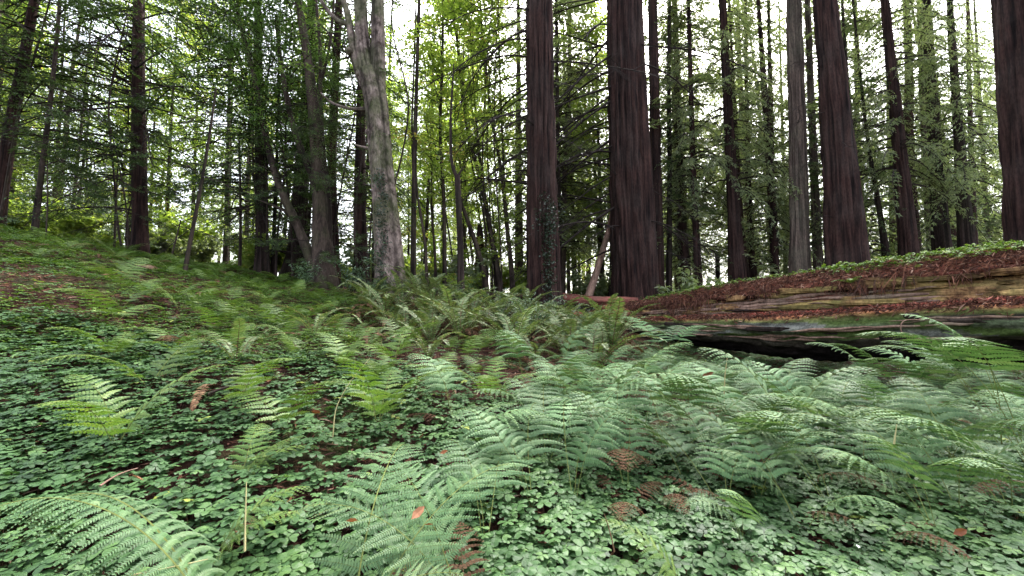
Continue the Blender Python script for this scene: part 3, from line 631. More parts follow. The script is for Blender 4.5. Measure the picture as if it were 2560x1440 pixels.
for i, (pl, Y, lab) in enumerate([
    ([(287, 602, 7), (290, 500, 6), (296, 400, 4)], 11.5, 'thin dead sapling just left of the straight redwood'),
    ([(458, 700, 14), (476, 600, 12), (500, 480, 10), (524, 340, 8), (540, 220, 5)], 8.5, 'thin grey sapling leaning right on the bank'),
    ([(425, 652, 6), (440, 600, 5), (452, 550, 3)], 11, 'tiny sapling just right of the straight redwood'),
    ([(600, 662, 9), (602, 560, 8), (600, 440, 6), (598, 330, 4)], 12.5, 'thin dark pole tree with bare twigs left of the dark redwoods'),
    ([(115, 600, 5), (120, 500, 4), (118, 400, 3)], 9, 'hair-thin sapling under the slender leaning tree')]):
    tree('sapling', lab, pl, Y, M_THIN, extend=None, seed=20 + i, seg=8, relief_amp=.03, step=.3, flare=1.1, branches=(BR_DEAD, 7, .6, 4.5, [LEFT, RIGHT, FRONT], (.25, .5)))
# --- dark group left of the maple
tree('redwood_tree', 'dark narrow redwood at the left of the laurel clump', [(657, 684, 38), (654, 560, 31), (650, 400, 27), (646, 150, 22), (644, 0, 18)], 13, M_DARK, seed=6, crown=CR_DARK[0], branches=(BR_LEAFY + BR_DEAD[:2], 26, .6, 7.5, [LEFT, RIGHT, FRONT], (.6, 1.1)))
tree('slender_tree', 'thin dark pole beside the dark narrow redwood', [(681, 688, 12), (686, 560, 10), (691, 440, 9), (694, 300, 7)], 13.5, M_DARK, extend=13, seed=7, seg=12, branches=(BR_DEAD, 10, .6, 6, [LEFT, RIGHT], (.4, .7)))
tree('redwood_tree', 'dark redwood with a flared foot behind the laurel stems', [(738, 694, 66), (742, 640, 52), (749, 520, 44), (759, 380, 37), (772, 180, 29), (781, 0, 23)], 14, M_DARK, seed=8, crown=CR_DARK[1], branches=(BR_LEAFY + BR_DEAD, 26, .8, 8, [LEFT, RIGHT, FRONT], (.6, 1.1)))
tree('redwood_tree', 'dark slim redwood rising behind the laurel clump to the upper edge', [(836, 700, 34), (832, 560, 27), (828, 416, 24), (838, 210, 21), (848, 0, 19)], 13, M_RED, seed=9, crown=CR_MID[1], branches=(BR_DEAD, 12, .8, 8, [LEFT, RIGHT], (.4, .8)))
tree('redwood_tree', 'dark redwood half hidden behind the left side of the forked maple', [(908, 732, 46), (900, 600, 34), (899, 450, 29), (902, 300, 25), (906, 150, 22), (908, 0, 20)], 13.5, M_RED, seed=10, crown=CR_MID[0], branches=(BR_LEAFY, 12, .8, 7, [LEFT, RIGHT], (.4, .8)))
tree('slender_tree', 'thin dark pole directly behind the maple trunk', [(938, 728, 16), (936, 600, 13), (938, 450, 11), (940, 300, 9)], 15, M_DARK, extend=12, seed=12, seg=12)
# bay laurel clump
def multi(name, label, stems, Y, matl, crowns=(), cat='tree', seg=20, extend=None, flare=1.15, ramp_=.05, seed=30, branches=None):
    b = None; e = None
    for i, pl in enumerate(stems):
        b_, v, f, t, path, rr = trunk_local(pl, Y, extend if i < 2 else None, flare=flare, relief_amp=ramp_, seed=seed + i, seg=seg, base=b, todown=(i == 0), k=5)
        if e is None: b = b_; e = empty(name, b, label, cat)
        MB().add(v, f, t).build('trunk' if i == 0 else 'stem', matl, e, smooth=True)
        if branches and i < 3: put_branches(e, path, rr, *branches)
    for mesh_, (px, py), s in crowns:
        c = link('crown', mesh_, e); p = P(px, py, Y) - b; c.location = (float(p[0]), float(p[1]), float(p[2])); c.scale = (s, s, s); c.rotation_euler = (0, 0, px % 6)
    return e
multi('bay_laurel', 'many-stemmed bay laurel with glossy dark leaves left of the maple',
      [[(812, 722, 72), (808, 640, 56), (800, 500, 38), (790, 333, 32), (773, 167, 26), (745, 0, 20)],
       [(800, 715, 34), (787, 690, 32), (765, 610, 28), (735, 540, 24), (704, 495, 22), (680, 411, 19), (655, 300, 17), (640, 200, 14), (610, 100, 13), (588, 0, 10)],
       [(806, 560, 22), (785, 450, 20), (755, 380, 18), (735, 330, 17), (718, 250, 15), (700, 150, 12), (690, 40, 9)],
       [(812, 700, 30), (822, 600, 22), (818, 470, 18), (806, 380, 14), (801, 250, 11), (801, 120, 9), (790, 0, 8)],
       [(803, 200, 9), (815, 160, 8), (828, 90, 7), (835, 0, 6)],
       [(735, 540, 10), (700, 520, 9), (660, 505, 7), (610, 490, 4)]],
      11.5, M_THIN, [(CR_LAUREL[0], (700, 640), .85), (CR_LAUREL[1], (600, 560), .8), (CR_LAUREL[0], (820, 560), .45), (CR_LAUREL[1], (500, 480), .75), (CR_LAUREL[0], (470, 330), .8), (CR_LAUREL[1], (660, 380), .6)], extend=16, branches=(BR_LEAFY, 7, 1.0, 6, [LEFT, RIGHT, FRONT], (.4, .7)))
# crooked thin stems around the laurel
r_ = np.random.default_rng(31)
for i in range(14):
    bx = r_.uniform(560, 960) if i < 11 else r_.uniform(150, 330); k_ = r_.normal(0, 26, 5); w = r_.uniform(4, 8); b0 = 700 if bx > 560 else 615
    tree('sapling', 'thin crooked stem in the tangle around the laurel and dark redwoods' if i < 11 else 'thin crooked stem on the bank left of the straight redwood', [(bx, b0 + 20, w + 1), (bx + k_[0] * .4, 600, w), (bx + k_[1], 430, w * .9), (bx + k_[1] + k_[2], 260, w * .75), (bx + k_[1] + k_[3] * 1.6, 60, w * .6), (bx + k_[4] * 2, -20, w * .5)],
         r_.uniform(10.5, 14), M_DARK, extend=None, seed=300 + i, seg=7, relief_amp=0, step=.4, flare=1.1, group='thin crooked stems around the laurel' if i < 11 else 'thin crooked stems on the bank', branches=(BR_LEAFY + BR_DEAD[:2], 7, 1.0, 6, [LEFT, RIGHT], (.25, .55)))
# --- the big forked maple
MY = 10.8
mp = multi('bigleaf_maple', 'big forked maple with pale blotchy bark and mossy foot at left centre',
      [[(978, 752, 92), (975, 700, 78), (970, 600, 68), (962, 500, 62), (953, 400, 60), (945, 300, 58), (938, 230, 62), (922, 180, 60)],
       [(936, 240, 48), (916, 170, 44), (906, 110, 40), (903, 50, 36), (901, 0, 34)],
       [(943, 240, 46), (945, 165, 40), (945, 80, 36), (944, 0, 33)],
       [(912, 215, 26), (896, 180, 24), (883, 130, 23), (876, 75, 21), (868, 30, 18), (858, 0, 16)],
       [(872, 62, 15), (850, 58, 13), (829, 38, 11), (812, 18, 10), (800, -5, 9)],
       [(918, 272, 13), (895, 274, 10), (860, 270, 8), (832, 260, 7), (812, 246, 6), (802, 232, 4)],
       [(930, 372, 11), (908, 370, 7), (888, 362, 4)]], MY, M_MAPLE, seg=44, extend=None, flare=1.25, ramp_=.06, seed=50)
mb_ = mp.location
def ellipsoid(c, r, n=10, seed=0):
    th = np.linspace(0, math.pi, n); ph = np.arange(12) * 2 * math.pi / 12
    V = np.stack([np.outer(np.sin(th), np.cos(ph)), np.outer(np.sin(th), np.sin(ph)), np.outer(np.cos(th), np.ones(12))], -1)
    V = V * (1 + .18 * vn(V[..., 0] * 2, V[..., 1] * 2, V[..., 2] * 2, seed))[..., None] * np.array(r) + np.array(c)
    i = np.arange(n - 1)[:, None] * 12; j = np.arange(12)[None]; j2 = (j + 1) % 12
    return V.reshape(-1, 3), np.stack([i + j, i + j2, i + 12 + j2, i + 12 + j], -1).reshape(-1, 4)
for px, py, w in ((874, 128, 10), (900, 182, 10), (925, 236, 13), (922, 330, 9)):
    p = P(px, py, MY - .1) - np.array(mb_); MB().add(*ellipsoid(p, (w * MY / 1000, w * MY / 1100, w * MY / 900), seed=px), .5).build('burl', M_MAPLE, mp, smooth=True)
# leaves sprigs and ivy on the maple
def ivy(e, pts, n, spread, ls, matl, name='ivy'):
    r = np.random.default_rng(n); mb = MB()
    for (px, py, Y) in pts: leaf_cloud(mb, r, P(px, py, Y) - np.array(e.location), spread, spread * 1.6, n, ls, 0, .5, 1.2, .8)
    return mb.build(name, matl, e)
ivy(mp, [(955 + 6 * math.sin(k), 745 - k * 18, MY - .50) for k in range(18)], 70, .16, .05, M_IVY)
ivy(mp, [(950, 448, MY - .45), (938, 452, MY - .45)], 60, .12, .05, M_SHRUB, 'leaf_sprig')

# --- centre: slender stems, snag, vine maples
tree('slender_tree', 'tall slender dark stem just right of the forked maple', [(1032, 742, 15), (1034, 560, 13.5), (1036, 389, 12), (1041, 222, 10), (1048, 0, 9)], 12.5, M_THIN, seed=60, seg=14, extend=18, branches=(BR_LEAFY[:2], 6, 4, 9, [RIGHT, LEFT], (.3, .5)))
tree('slender_tree', 'twin stem hugging the tall slender one right of the maple', [(1034, 470, 6), (1029, 300, 5), (1036, 150, 5), (1040, 0, 4)], 12.6, M_THIN, seed=61, seg=8, extend=None, relief_amp=.02)
CST = [([(1073, 757, 11), (1066, 690, 9), (1064, 611, 8), (1052, 540, 7), (1042, 480, 6), (1038, 400, 4)], 12.5, 'crooked thin stem in the bright gap beside the slender dark stem'),
       ([(1112, 746, 13), (1111, 600, 11), (1110, 480, 9), (1098, 333, 8), (1106, 167, 7), (1108, 0, 6)], 13.5, 'slim straight stem left of the broken snag'),
       ([(1090, 740, 8), (1088, 640, 7), (1078, 520, 6), (1080, 400, 5), (1064, 300, 4)], 14.5, 'faint thin stem behind the slim straight one'),
       ([(1215, 707, 15), (1206, 665, 14), (1190, 610, 12), (1165, 540, 10), (1150, 500, 8), (1142, 440, 6)], 14, 'leaning mossy stem right of the snag'),
       ([(1249, 712, 18), (1240, 650, 16), (1228, 590, 13), (1207, 472, 10), (1185, 390, 9), (1168, 333, 8), (1155, 222, 7), (1140, 80, 6), (1130, 0, 5)], 15, 'ivy-wrapped stem sweeping left with height between snag and redwood'),
       ([(1281, 700, 13), (1270, 590, 11), (1260, 480, 10), (1248, 389, 8), (1228, 294, 7), (1212, 150, 6), (1200, 0, 5)], 15.5, 'arching stem nearest the left side of the ivy-clad redwood'),
       ([(1262, 480, 6), (1256, 350, 6), (1250, 200, 5), (1246, 0, 4)], 15.6, 'thin upright fork over the arching stem'),
       ([(1207, 472, 6), (1190, 300, 5), (1180, 150, 5), (1172, 0, 4)], 15.2, 'thin fork rising between the two sweeping stems')]
for i, (pl, Y, lab) in enumerate(CST):
    tree('vine_maple', lab, pl, Y, M_THIN, extend=16 if pl[-1][1] < 100 else None, seed=62 + i, seg=12, relief_amp=.03, flare=1.1, todown=pl[0][1] > 650,
         crown=CR_MAPLE[i % 3] if i in (1, 4, 5) else None, crown_scale=.8)
r_ = np.random.default_rng(3)
for i in range(16):
    bx = r_.uniform(1130, 1260); tx = bx + r_.uniform(-110, 20); by = r_.uniform(560, 700); w = r_.uniform(2.5, 4.5)
    tree('vine_maple', 'hair-thin arching shoot in the bright thicket left of the ivy-clad redwood', [(bx, 725, w + 1), (bx - 5, by, w + .5), ((bx + tx) / 2 - 12, 380, w), (tx, 180, w * .8), (tx + r_.uniform(-20, 20), 0, w * .6)], r_.uniform(14, 19), M_THIN, extend=None, seed=80 + i, seg=6, relief_amp=0, step=.5, flare=1.0, group='hair-thin shoots in the bright thicket')
sn, sp1, sr1 = tree('snag', 'dead broken snag bristling with short stubs left of the ivy-clad redwood', [(1155, 776, 21), (1152, 700, 18), (1150, 600, 16), (1146, 500, 15), (1143, 440, 15)], 10.5, M_DARK, extend=None, seed=13, seg=18, branches=([dead_branch('stub', rc, 1.0, .0, .12, 1, 0, [M_TWIG]) for _ in range(2)], 24, .8, 3.6, [LEFT, RIGHT, (-60, 30)], (.25, .55)))
b2 = np.array(sn.location)
for pl in ([(1144, 445, 11), (1132, 425, 9), (1127, 390, 8), (1127, 280, 6), (1131, 220, 5), (1134, 160, 3)], [(1143, 445, 8), (1150, 432, 6), (1157, 418, 4)]):
    _, v, f, t, pth, rr = trunk_local(pl, 10.5, None, flare=1, relief_amp=.05, seed=5, seg=8, base=b2, todown=False); MB().add(v, f, t).build('stem', M_DARK, sn, smooth=True)
tree('stump', 'brown broken trunk behind the leaning mossy stem', [(1196, 712, 27), (1198, 650, 22), (1200, 590, 18), (1199, 560, 10)], 16, M_RED, extend=None, seed=14, seg=16)

# --- ivy-clad redwood and the big redwoods
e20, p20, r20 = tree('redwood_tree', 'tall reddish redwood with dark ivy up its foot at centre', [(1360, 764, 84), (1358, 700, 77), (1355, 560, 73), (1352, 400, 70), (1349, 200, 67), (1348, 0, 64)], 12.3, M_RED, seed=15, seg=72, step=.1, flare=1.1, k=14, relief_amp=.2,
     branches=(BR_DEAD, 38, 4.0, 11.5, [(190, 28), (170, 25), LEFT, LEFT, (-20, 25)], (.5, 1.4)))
ivy(e20, [(1372 + 9 * math.sin(k * 1.3), 752 - k * 9, 11.75) for k in range(27)], 38, .15, .06, M_IVY)
ivy(e20, [(1372 + 24 * math.sin(k * 2.3), 570 - k * 9, 11.75) for k in range(9)], 36, .22, .06, M_IVY)
tree('redwood_tree', 'narrow redwood with pale twig rings left behind the ivy-clad redwood', [(1298, 724, 24), (1297, 550, 19), (1296, 380, 16), (1296, 200, 12), (1296, 0, 9)], 20, M_GREY, seed=16, crown=CR_FAR[1], seg=20, branches=(BR_DEAD[2:3], 24, 1, 11, [LEFT, RIGHT], (.4, .6)))
tree('redwood_tree', 'dark slim redwood peeking out right behind the ivy-clad redwood', [(1398, 735, 20), (1396, 600, 15), (1395, 450, 13), (1393, 250, 10)], 18, M_DARK, seed=17, crown=CR_FAR[0], seg=16)
e21, p21, r21 = tree('redwood_tree', 'widest dark redwood rising behind the broken end of the log', [(1578, 752, 98), (1573, 640, 90), (1567, 500, 84), (1559, 300, 76), (1554, 150, 74), (1550, 0, 70)], 14.7, M_RED, seed=18, seg=80, step=.1, flare=1.08, k=16, relief_amp=.2,
     branches=(BR_DEAD, 46, 2.6, 13, [(180, 25), (200, 25), (165, 20), (-150, 20), (10, 30)], (.7, 1.7)))
b2 = np.array(e21.location)
_, v, f, t, pth, rr = trunk_local([(1618, 752, 62), (1615, 640, 56), (1610, 500, 50), (1600, 300, 44), (1592, 150, 42), (1588, 0, 38)], 14.75, 22, flare=1.1, relief_amp=.1, seed=19, seg=50, base=b2, k=12); MB().add(v, f, t).build('trunk', M_RED, e21, smooth=True)
RT = [  # polys, Y, material, label, crown
 ([(1645, 745, 36), (1640, 500, 31), (1636, 250, 27), (1631, 0, 24)], 16.5, M_RED, 'reddish redwood pressed against the right side of the widest one', None),
 ([(1672, 742, 17), (1673, 600, 15), (1675, 400, 13), (1671, 220, 11), (1674, 0, 8)], 17, M_DARK, 'thin dark redwood first right of the fused pair', CR_MID[1]),
 ([(1718, 738, 27), (1706, 560, 21), (1699, 400, 17), (1692, 240, 14), (1686, 0, 12)], 18, M_RED, 'slim redwood second right of the fused pair with a fuzzy green waist', CR_FAR[0]),
 ([(1693, 745, 12), (1690, 600, 10), (1688, 450, 9), (1684, 300, 7)], 24, M_GREY, 'pale thin trunk glimpsed between the first two slim redwoods', CR_FAR[1]),
 ([(1747, 722, 22), (1741, 600, 18), (1732, 400, 15), (1727, 200, 12), (1721, 0, 11)], 16.5, M_RED, 'slim straight redwood standing in a bright gap', CR_FAR[2]),
 ([(1845, 722, 46), (1836, 560, 34), (1827, 400, 28), (1817, 220, 23), (1806, 0, 20)], 16, M_RED, 'dark redwood with a flared foot half way along the right row', CR_FAR[2]),
 ([(1868, 715, 16), (1856, 600, 15), (1846, 450, 13), (1838, 300, 10)], 17.5, M_RED, 'thin trunk tucked behind the flared dark redwood', None),
 ([(1886, 712, 22), (1876, 600, 15), (1869, 400, 12), (1866, 200, 10), (1863, 0, 8)], 18, M_RED, 'thin redwood with pale band next to the flared dark one', CR_FAR[0]),
 ([(1938, 700, 24), (1931, 500, 22), (1918, 330, 19), (1907, 170, 14), (1895, 0, 10)], 17, M_RED, 'red forked redwood left of the grey one, left fork', CR_FAR[1]),
 ([(1930, 480, 14), (1928, 300, 13), (1924, 150, 11), (1921, 0, 9)], 17.3, M_RED, 'pale upper fork joined to the red redwood left of the grey one', None),
 ([(2000, 692, 58), (1998, 560, 50), (1996, 400, 46), (1990, 200, 44), (1984, 0, 40)], 14.5, M_GREY, 'straight grey-barked redwood behind the log', None),
 ([(2046, 680, 29), (2036, 450, 24), (2028, 250, 20), (2018, 0, 16)], 18, M_GREY, 'greenish redwood between the grey one and the huge dark one', CR_FAR[0]),
 ([(1964, 700, 12), (1962, 560, 10), (1958, 400, 8), (1950, 100, 6)], 26, M_GREY, 'far pale trunk just left of the grey-barked redwood', CR_FAR[1]),
 ([(2118, 676, 112), (2108, 560, 103), (2098, 400, 90), (2081, 200, 76), (2062, 0, 62)], 13.5, M_RED, 'huge dark redwood leaning left behind the log at right', None),
 ([(2150, 560, 12), (2140, 400, 12), (2123, 250, 11), (2112, 120, 10), (2105, 0, 8)], 17, M_DARK, 'thin dark trunk hugging the right side of the huge redwood', CR_MID[1]),
 ([(2218, 655, 26), (2205, 560, 17), (2185, 450, 12), (2165, 330, 10), (2150, 180, 8)], 15.5, M_DARK, 'thin bent tree right of the huge redwood', CR_MID[2]),
 ([(2272, 645, 54), (2262, 520, 46), (2250, 400, 38), (2240, 280, 32), (2222, 120, 27), (2212, 0, 24)], 14.5, M_RED, 'dark redwood with drooping green boughs across it', CR_FAR[2]),
 ([(2356, 635, 50), (2345, 500, 40), (2336, 350, 34), (2325, 180, 28), (2318, 0, 22)], 15.5, M_DARK, 'shaded redwood clothed in green sprays', CR_MID[0]),
 ([(2330, 600, 30), (2318, 450, 26), (2308, 250, 22), (2300, 0, 18)], 19, M_GREY, 'paler redwood just behind the one clothed in sprays', CR_FAR[0]),
 ([(2418, 622, 48), (2408, 500, 38), (2395, 300, 26), (2383, 150, 22), (2374, 0, 18)], 14.5, M_DARK, 'dark tapering redwood left of the white sky gap', CR_FAR[2]),
 ([(2436, 615, 20), (2430, 450, 16), (2424, 250, 13), (2419, 0, 10)], 18, M_RED, 'thin reddish trunk beside the dark tapering one', None),
 ([(2470, 610, 16), (2462, 450, 13), (2450, 250, 10)], 24, M_GREY, 'thin pale trunk within the white sky gap at right', CR_FAR[1]),
 ([(2600, 640, 175), (2585, 450, 160), (2566, 250, 150), (2548, 0, 140)], 9.5, M_RED, 'massive redwood cut by the right edge of the picture', None),
 ([(2530, 620, 50), (2534, 520, 42), (2540, 400, 34)], 13, M_DARK, 'dark trunk leaning against the massive redwood at the right edge', None),
 ([(1526, 745, 14), (1532, 620, 11), (1534, 500, 9)], 17.5, M_DARK, 'dark post-like trunk at the left foot of the widest redwood', None),
 ([(1437, 740, 13), (1433, 600, 10), (1428, 400, 8), (1424, 200, 6)], 22, M_DARK, 'slim far trunk left of the bare leaning pole', CR_FAR[0]),
 ([(1422, 740, 11), (1420, 600, 9), (1416, 420, 7)], 24, M_GREY, 'far pale trunk right of the ivy-clad redwood', CR_FAR[2]),
 ([(1504, 740, 10), (1498, 600, 8), (1488, 450, 7), (1484, 300, 5)], 21, M_GREY, 'thin pale trunk just right of the bare leaning pole', CR_FAR[1]),
 ([(1796, 735, 14), (1794, 680, 12), (1793, 630, 11)], 20, M_DARK, 'short dark broken trunk in the gap before the flared redwood', None),
]
for i, (pl, Y, m_, lab, cr) in enumerate(RT):
    big = pl[0][2] > 40
    brs = (BR_LEAFY + BR_DEAD[:2], 9, 2.5, 10, [LEFT, RIGHT, FRONT], (.4, .8)) if (not big and pl[-1][1] < 200) else ((BR_DEAD, 7, 4, 10, [LEFT, RIGHT], (.3, .6)) if big and Y > 10 else None)
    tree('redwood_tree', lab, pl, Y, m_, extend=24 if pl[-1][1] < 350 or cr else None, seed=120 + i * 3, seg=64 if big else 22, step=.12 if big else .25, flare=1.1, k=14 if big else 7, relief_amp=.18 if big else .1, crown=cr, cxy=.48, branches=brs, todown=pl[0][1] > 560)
# leaning bare pole
lp = MB(); pts, rad, _ = smooth_path([P(1470, 745, 15.2), P(1490, 685, 15.3), P(1503, 640, 15.4), P(1520, 585, 15.5), P(1532, 530, 15.7), P(1536, 500, 15.8)], [.15, .13, .12, .11, .1, .08], .1)
b = pts[0].copy(); v, f = tube(pts - b, rad, 12, bark_relief(3, .06, 4)); o = MB().add(v, f, .8).build('dead_pole', M_PALEWOOD, loc=tuple(b), smooth=True)
tag(o, 'bare dead pole leaning right against the widest redwood', 'dead tree')

# ------------------------------------------------------------------ the fallen log
def log_material():
    m, nt, N, L, bs, out = mat('rotting_log')
    ca = N.new('ShaderNodeAttribute'); ca.attribute_name = 'col'
    n1 = noise(nt, 1, 7, (10, 10, 2.6), .75)
    c = mixc(nt, .8, ca.outputs['Color'], ramp(nt, n1, [(.3, (.3, .3, .3)), (.5, (.85, .85, .85)), (.7, (1.5, 1.45, 1.4))]), 'MULTIPLY')
    n2 = noise(nt, 26, 5, None, .7); c = mixc(nt, .7, c, ramp(nt, n2, [(.35, (.4, .4, .4)), (.65, (1.4, 1.4, 1.4))]), 'MULTIPLY')
    L.new(c, bs.inputs['Base Color']); bs.inputs['Roughness'].default_value = .95; bs.inputs['Specular IOR Level'].default_value = .05
    bp = N.new('ShaderNodeBump'); bp.inputs['Strength'].default_value = 1; bp.inputs['Distance'].default_value = .04
    L.new(mixc(nt, .5, n1, n2), bp.inputs['Height']); L.new(bp.outputs[0], bs.inputs['Normal']); return m
M_LOG = log_material()
PROF = [(-.9, 0), (-.8, .5), (-.45, .88), (-.05, 1.0), (.28, .97), (.50, .84), (.64, .66), (.66, .58), (.54, .53), (.50, .46), (.56, .38), (.64, .25), (.66, .15), (.60, .09), (.66, .05), (.86, .0), (1.0, -.06), (1.06, -.14), (1.04, -.26), (1.08, -.34), (1.0, -.46), (.98, -.56), (.84, -.68), (.66, -.82), (.4, -1.05), (0, -1.15), (-.5, -.95), (-.85, -.4)]
ZC = [(.05, .035, .03), (.05, .05, .03), (.07, .08, .03), (.09, .09, .035), (.12, .06, .035), (.15, .055, .035), (.16, .055, .038), (.05, .02, .015), (.01, .008, .007), (.03, .02, .012), (.30, .21, .09), (.33, .24, .09), (.26, .21, .07), (.04, .018, .012), (.36, .09, .06), (.55, .15, .11), (.42, .19, .09), (.15, .16, .06), (.10, .13, .05), (.10, .13, .07), (.11, .12, .08), (.10, .10, .075), (.05, .042, .032), (.012, .009, .008), (.01, .008, .008), (.01, .008, .008), (.01, .008, .008), (.03, .02, .02)]  # undercut, crease and underside near black: their shade is put into the colour
def build_log():
    d = np.concatenate([[0], np.cumsum(np.linalg.norm(np.diff(LC, axis=0), axis=1))]); n = 420; s = np.linspace(0, d[-1], n)
    C = np.stack([np.interp(s, d, LC[:, i]) for i in range(3)], 1); r = np.interp(s, d, LR)
    for _ in range(3): C[1:-1] = (C[:-2] + C[1:-1] + C[2:]) / 3
    ax = LC[-1] - LC[0]; ax[2] = 0; ax /= np.linalg.norm(ax); nrm = np.array([ax[1], -ax[0], 0]); nrm = nrm if nrm[1] < 0 or nrm[0] < 0 else -nrm
    if np.dot(nrm, -LC[3]) < 0: nrm = -nrm
    pr = np.array(PROF + [PROF[0]]); pd = np.concatenate([[0], np.cumsum(np.linalg.norm(np.diff(pr, axis=0), axis=1))]); k = 150
    q = np.linspace(0, pd[-1], k, endpoint=False); pn = np.interp(q, pd, pr[:, 0]); pz = np.interp(q, pd, pr[:, 1])
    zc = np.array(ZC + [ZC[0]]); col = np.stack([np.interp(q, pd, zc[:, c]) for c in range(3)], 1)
    A = np.arctan2(pz, pn)
    S, AA = np.meshgrid(s, q, indexing='ij')
    taper = np.clip((d[-1] - s) / 1.6, 0, 1) ** .5
    rag = 1 + .10 * fbm(S * .9, AA * 2.2, 0, 4, 8) + .05 * fbm(S * .6, AA * 12, 0, 3, 4) + .07 * fbm(S * 4, AA * 5, 0, 3, 24)
    ph = .06 * vn(s * .5, 0, 0, 3)[:, None]
    shz = pz[None] + ph * (np.abs(pz[None]) < .8)
    Rr = (r * taper)[:, None] * rag
    V = C[:, None] + (pn[None] * Rr)[..., None] * nrm + (shz * Rr)[..., None] * np.array([0, 0, 1.])
    V += nrm * (.05 * fbm(S * 3.5, AA * 14, 0, 4, 2) + .04 * np.round(2 * fbm(S * 1.2, AA * 9, 0, 2, 12)) / 2)[..., None]
    V[..., 2] += .03 * fbm(S * 4, AA * 6, 0, 3, 2)
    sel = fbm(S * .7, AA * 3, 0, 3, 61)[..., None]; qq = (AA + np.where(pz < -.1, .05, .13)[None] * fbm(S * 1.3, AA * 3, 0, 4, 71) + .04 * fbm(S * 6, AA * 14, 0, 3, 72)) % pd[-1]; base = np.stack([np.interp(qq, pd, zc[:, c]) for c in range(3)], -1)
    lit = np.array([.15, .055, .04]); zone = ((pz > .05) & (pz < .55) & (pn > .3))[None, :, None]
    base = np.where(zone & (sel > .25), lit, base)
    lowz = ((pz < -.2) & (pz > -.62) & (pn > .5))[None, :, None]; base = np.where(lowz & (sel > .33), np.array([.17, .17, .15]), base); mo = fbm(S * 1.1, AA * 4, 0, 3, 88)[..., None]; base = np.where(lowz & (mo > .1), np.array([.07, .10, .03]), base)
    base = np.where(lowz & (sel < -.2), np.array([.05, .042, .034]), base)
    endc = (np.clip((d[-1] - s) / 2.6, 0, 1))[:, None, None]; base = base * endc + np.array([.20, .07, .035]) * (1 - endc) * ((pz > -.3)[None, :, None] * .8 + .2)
    V = V.reshape(-1, 3); org = LC[3].copy(); org[2] = float(gz(org[0], org[1]))
    i = np.arange(n - 1)[:, None] * k; j = np.arange(k)[None]; j2 = (j + 1) % k
    Fq = np.stack([i + j, i + k + j, i + k + j2, i + j2], -1).reshape(-1, 4)
    e = empty('fallen_log', org, 'huge fallen redwood log split lengthwise, its top overgrown with green, at right', 'fallen log')
    # rotate the mesh so that local z runs along the log: the grain of the material follows it
    zx = np.stack([nrm, np.cross(ax, nrm), ax], 1)
    loc = (V - org) @ zx
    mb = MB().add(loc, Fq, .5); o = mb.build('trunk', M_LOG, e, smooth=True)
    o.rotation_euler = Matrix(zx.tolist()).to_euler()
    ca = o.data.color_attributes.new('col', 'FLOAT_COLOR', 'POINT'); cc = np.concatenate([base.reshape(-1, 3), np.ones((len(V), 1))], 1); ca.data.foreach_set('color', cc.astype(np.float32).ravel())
    def surf(si, u):                                        # point at distance si and profile param u (fractions)
        a = np.clip((si / s[-1] * (n - 1)).astype(int), 0, n - 1); b_ = np.clip((u * k).astype(int), 0, k - 1)
        return V.reshape(n, k, 3)[a, b_]
    pu = pd / pd[-1]
    rr = np.random.default_rng(5)
    # sorrel on the crown of the log
    m = 9000; si = rr.uniform(0, s[-1] * .72, m); u = rr.uniform(pu[1], pu[5], m); keep = 1.3 * fbm(si * 1.1, u * 20, 0, 3, 9) + (pu[4] - .01 - u) * 11 + .55 - .8 * si / s[-1] > rr.uniform(-.2, .3, m); si, u = si[keep], u[keep]; m = len(si)
    O = surf(si, u) + np.stack([np.zeros(m), np.zeros(m), rr.uniform(.02, .11, m)], 1) - org
    M = rotframes(rr.uniform(0, 6.28, m), rr.normal(0, .35, m), rr.normal(0, .35, m)) * (.07 * rr.uniform(.6, 1.2, m))[:, None, None]
    o = MB().inst(LD, LDF, M, O, np.clip(rr.normal(.6, .2, m), 0, 1)).build('sorrel_cover', M_OXY, e); o['kind'] = 'stuff'
    # duff: short scraps over the upper shoulder and ledge
    m = 36000; si = rr.uniform(0, s[-1] * .97, m); w = rr.uniform(0, 1, m)
    u = np.where(w < .5, rr.uniform(pu[3], pu[7], m), np.where(w < .72, rr.normal((pu[15] + pu[16]) / 2, .012, m), rr.uniform(pu[9], pu[17], m)))
    keep = (w < .72) | (fbm(si * .8, u * 30, 0, 3, 19) > .12); si, u = si[keep], u[keep]; m = len(si)
    O = surf(si, u) + rr.normal(0, .018, (m, 3)) - org; O[:, 2] += .01
    ang = np.arctan2(ax[1], ax[0]) + rr.normal(0, 1.0, m); M = rotframes(ang, rr.normal(-.3, .6, m), rr.uniform(-2, 2, m)) * rr.uniform(.04, .15, m)[:, None, None]
    qv = np.array([[-.5, -.06, 0], [.05, -.09, .05], [.5, 0, 0], [.05, .09, .05]])
    o = MB().inst(qv, QF, M, O, rr.uniform(0, .95, m)).build('needle_litter', M_LITTER, e); o['kind'] = 'stuff'
    m = 9000; si = rr.uniform(0, s[-1] * .93, m) ; u = rr.normal(pu[15], .008, m); si = si[(w9 := fbm(si * 1.1, 3, 0, 3, 44)) + .45 > rr.uniform(0, .5, m)]; u = u[:len(si)]; m = len(si)
    O = surf(si, u) + rr.normal(0, .012, (m, 3)) - org; O[:, 2] += .012
    M = rotframes(np.arctan2(ax[1], ax[0]) + rr.normal(0, .9, m), rr.normal(-.2, .5, m), rr.uniform(-2, 2, m)) * rr.uniform(.04, .12, m)[:, None, None]
    o = MB().inst(qv, QF, M, O, rr.uniform(0, 1, m)).build('red_duff', M_REDDUFF, e); o['kind'] = 'stuff'
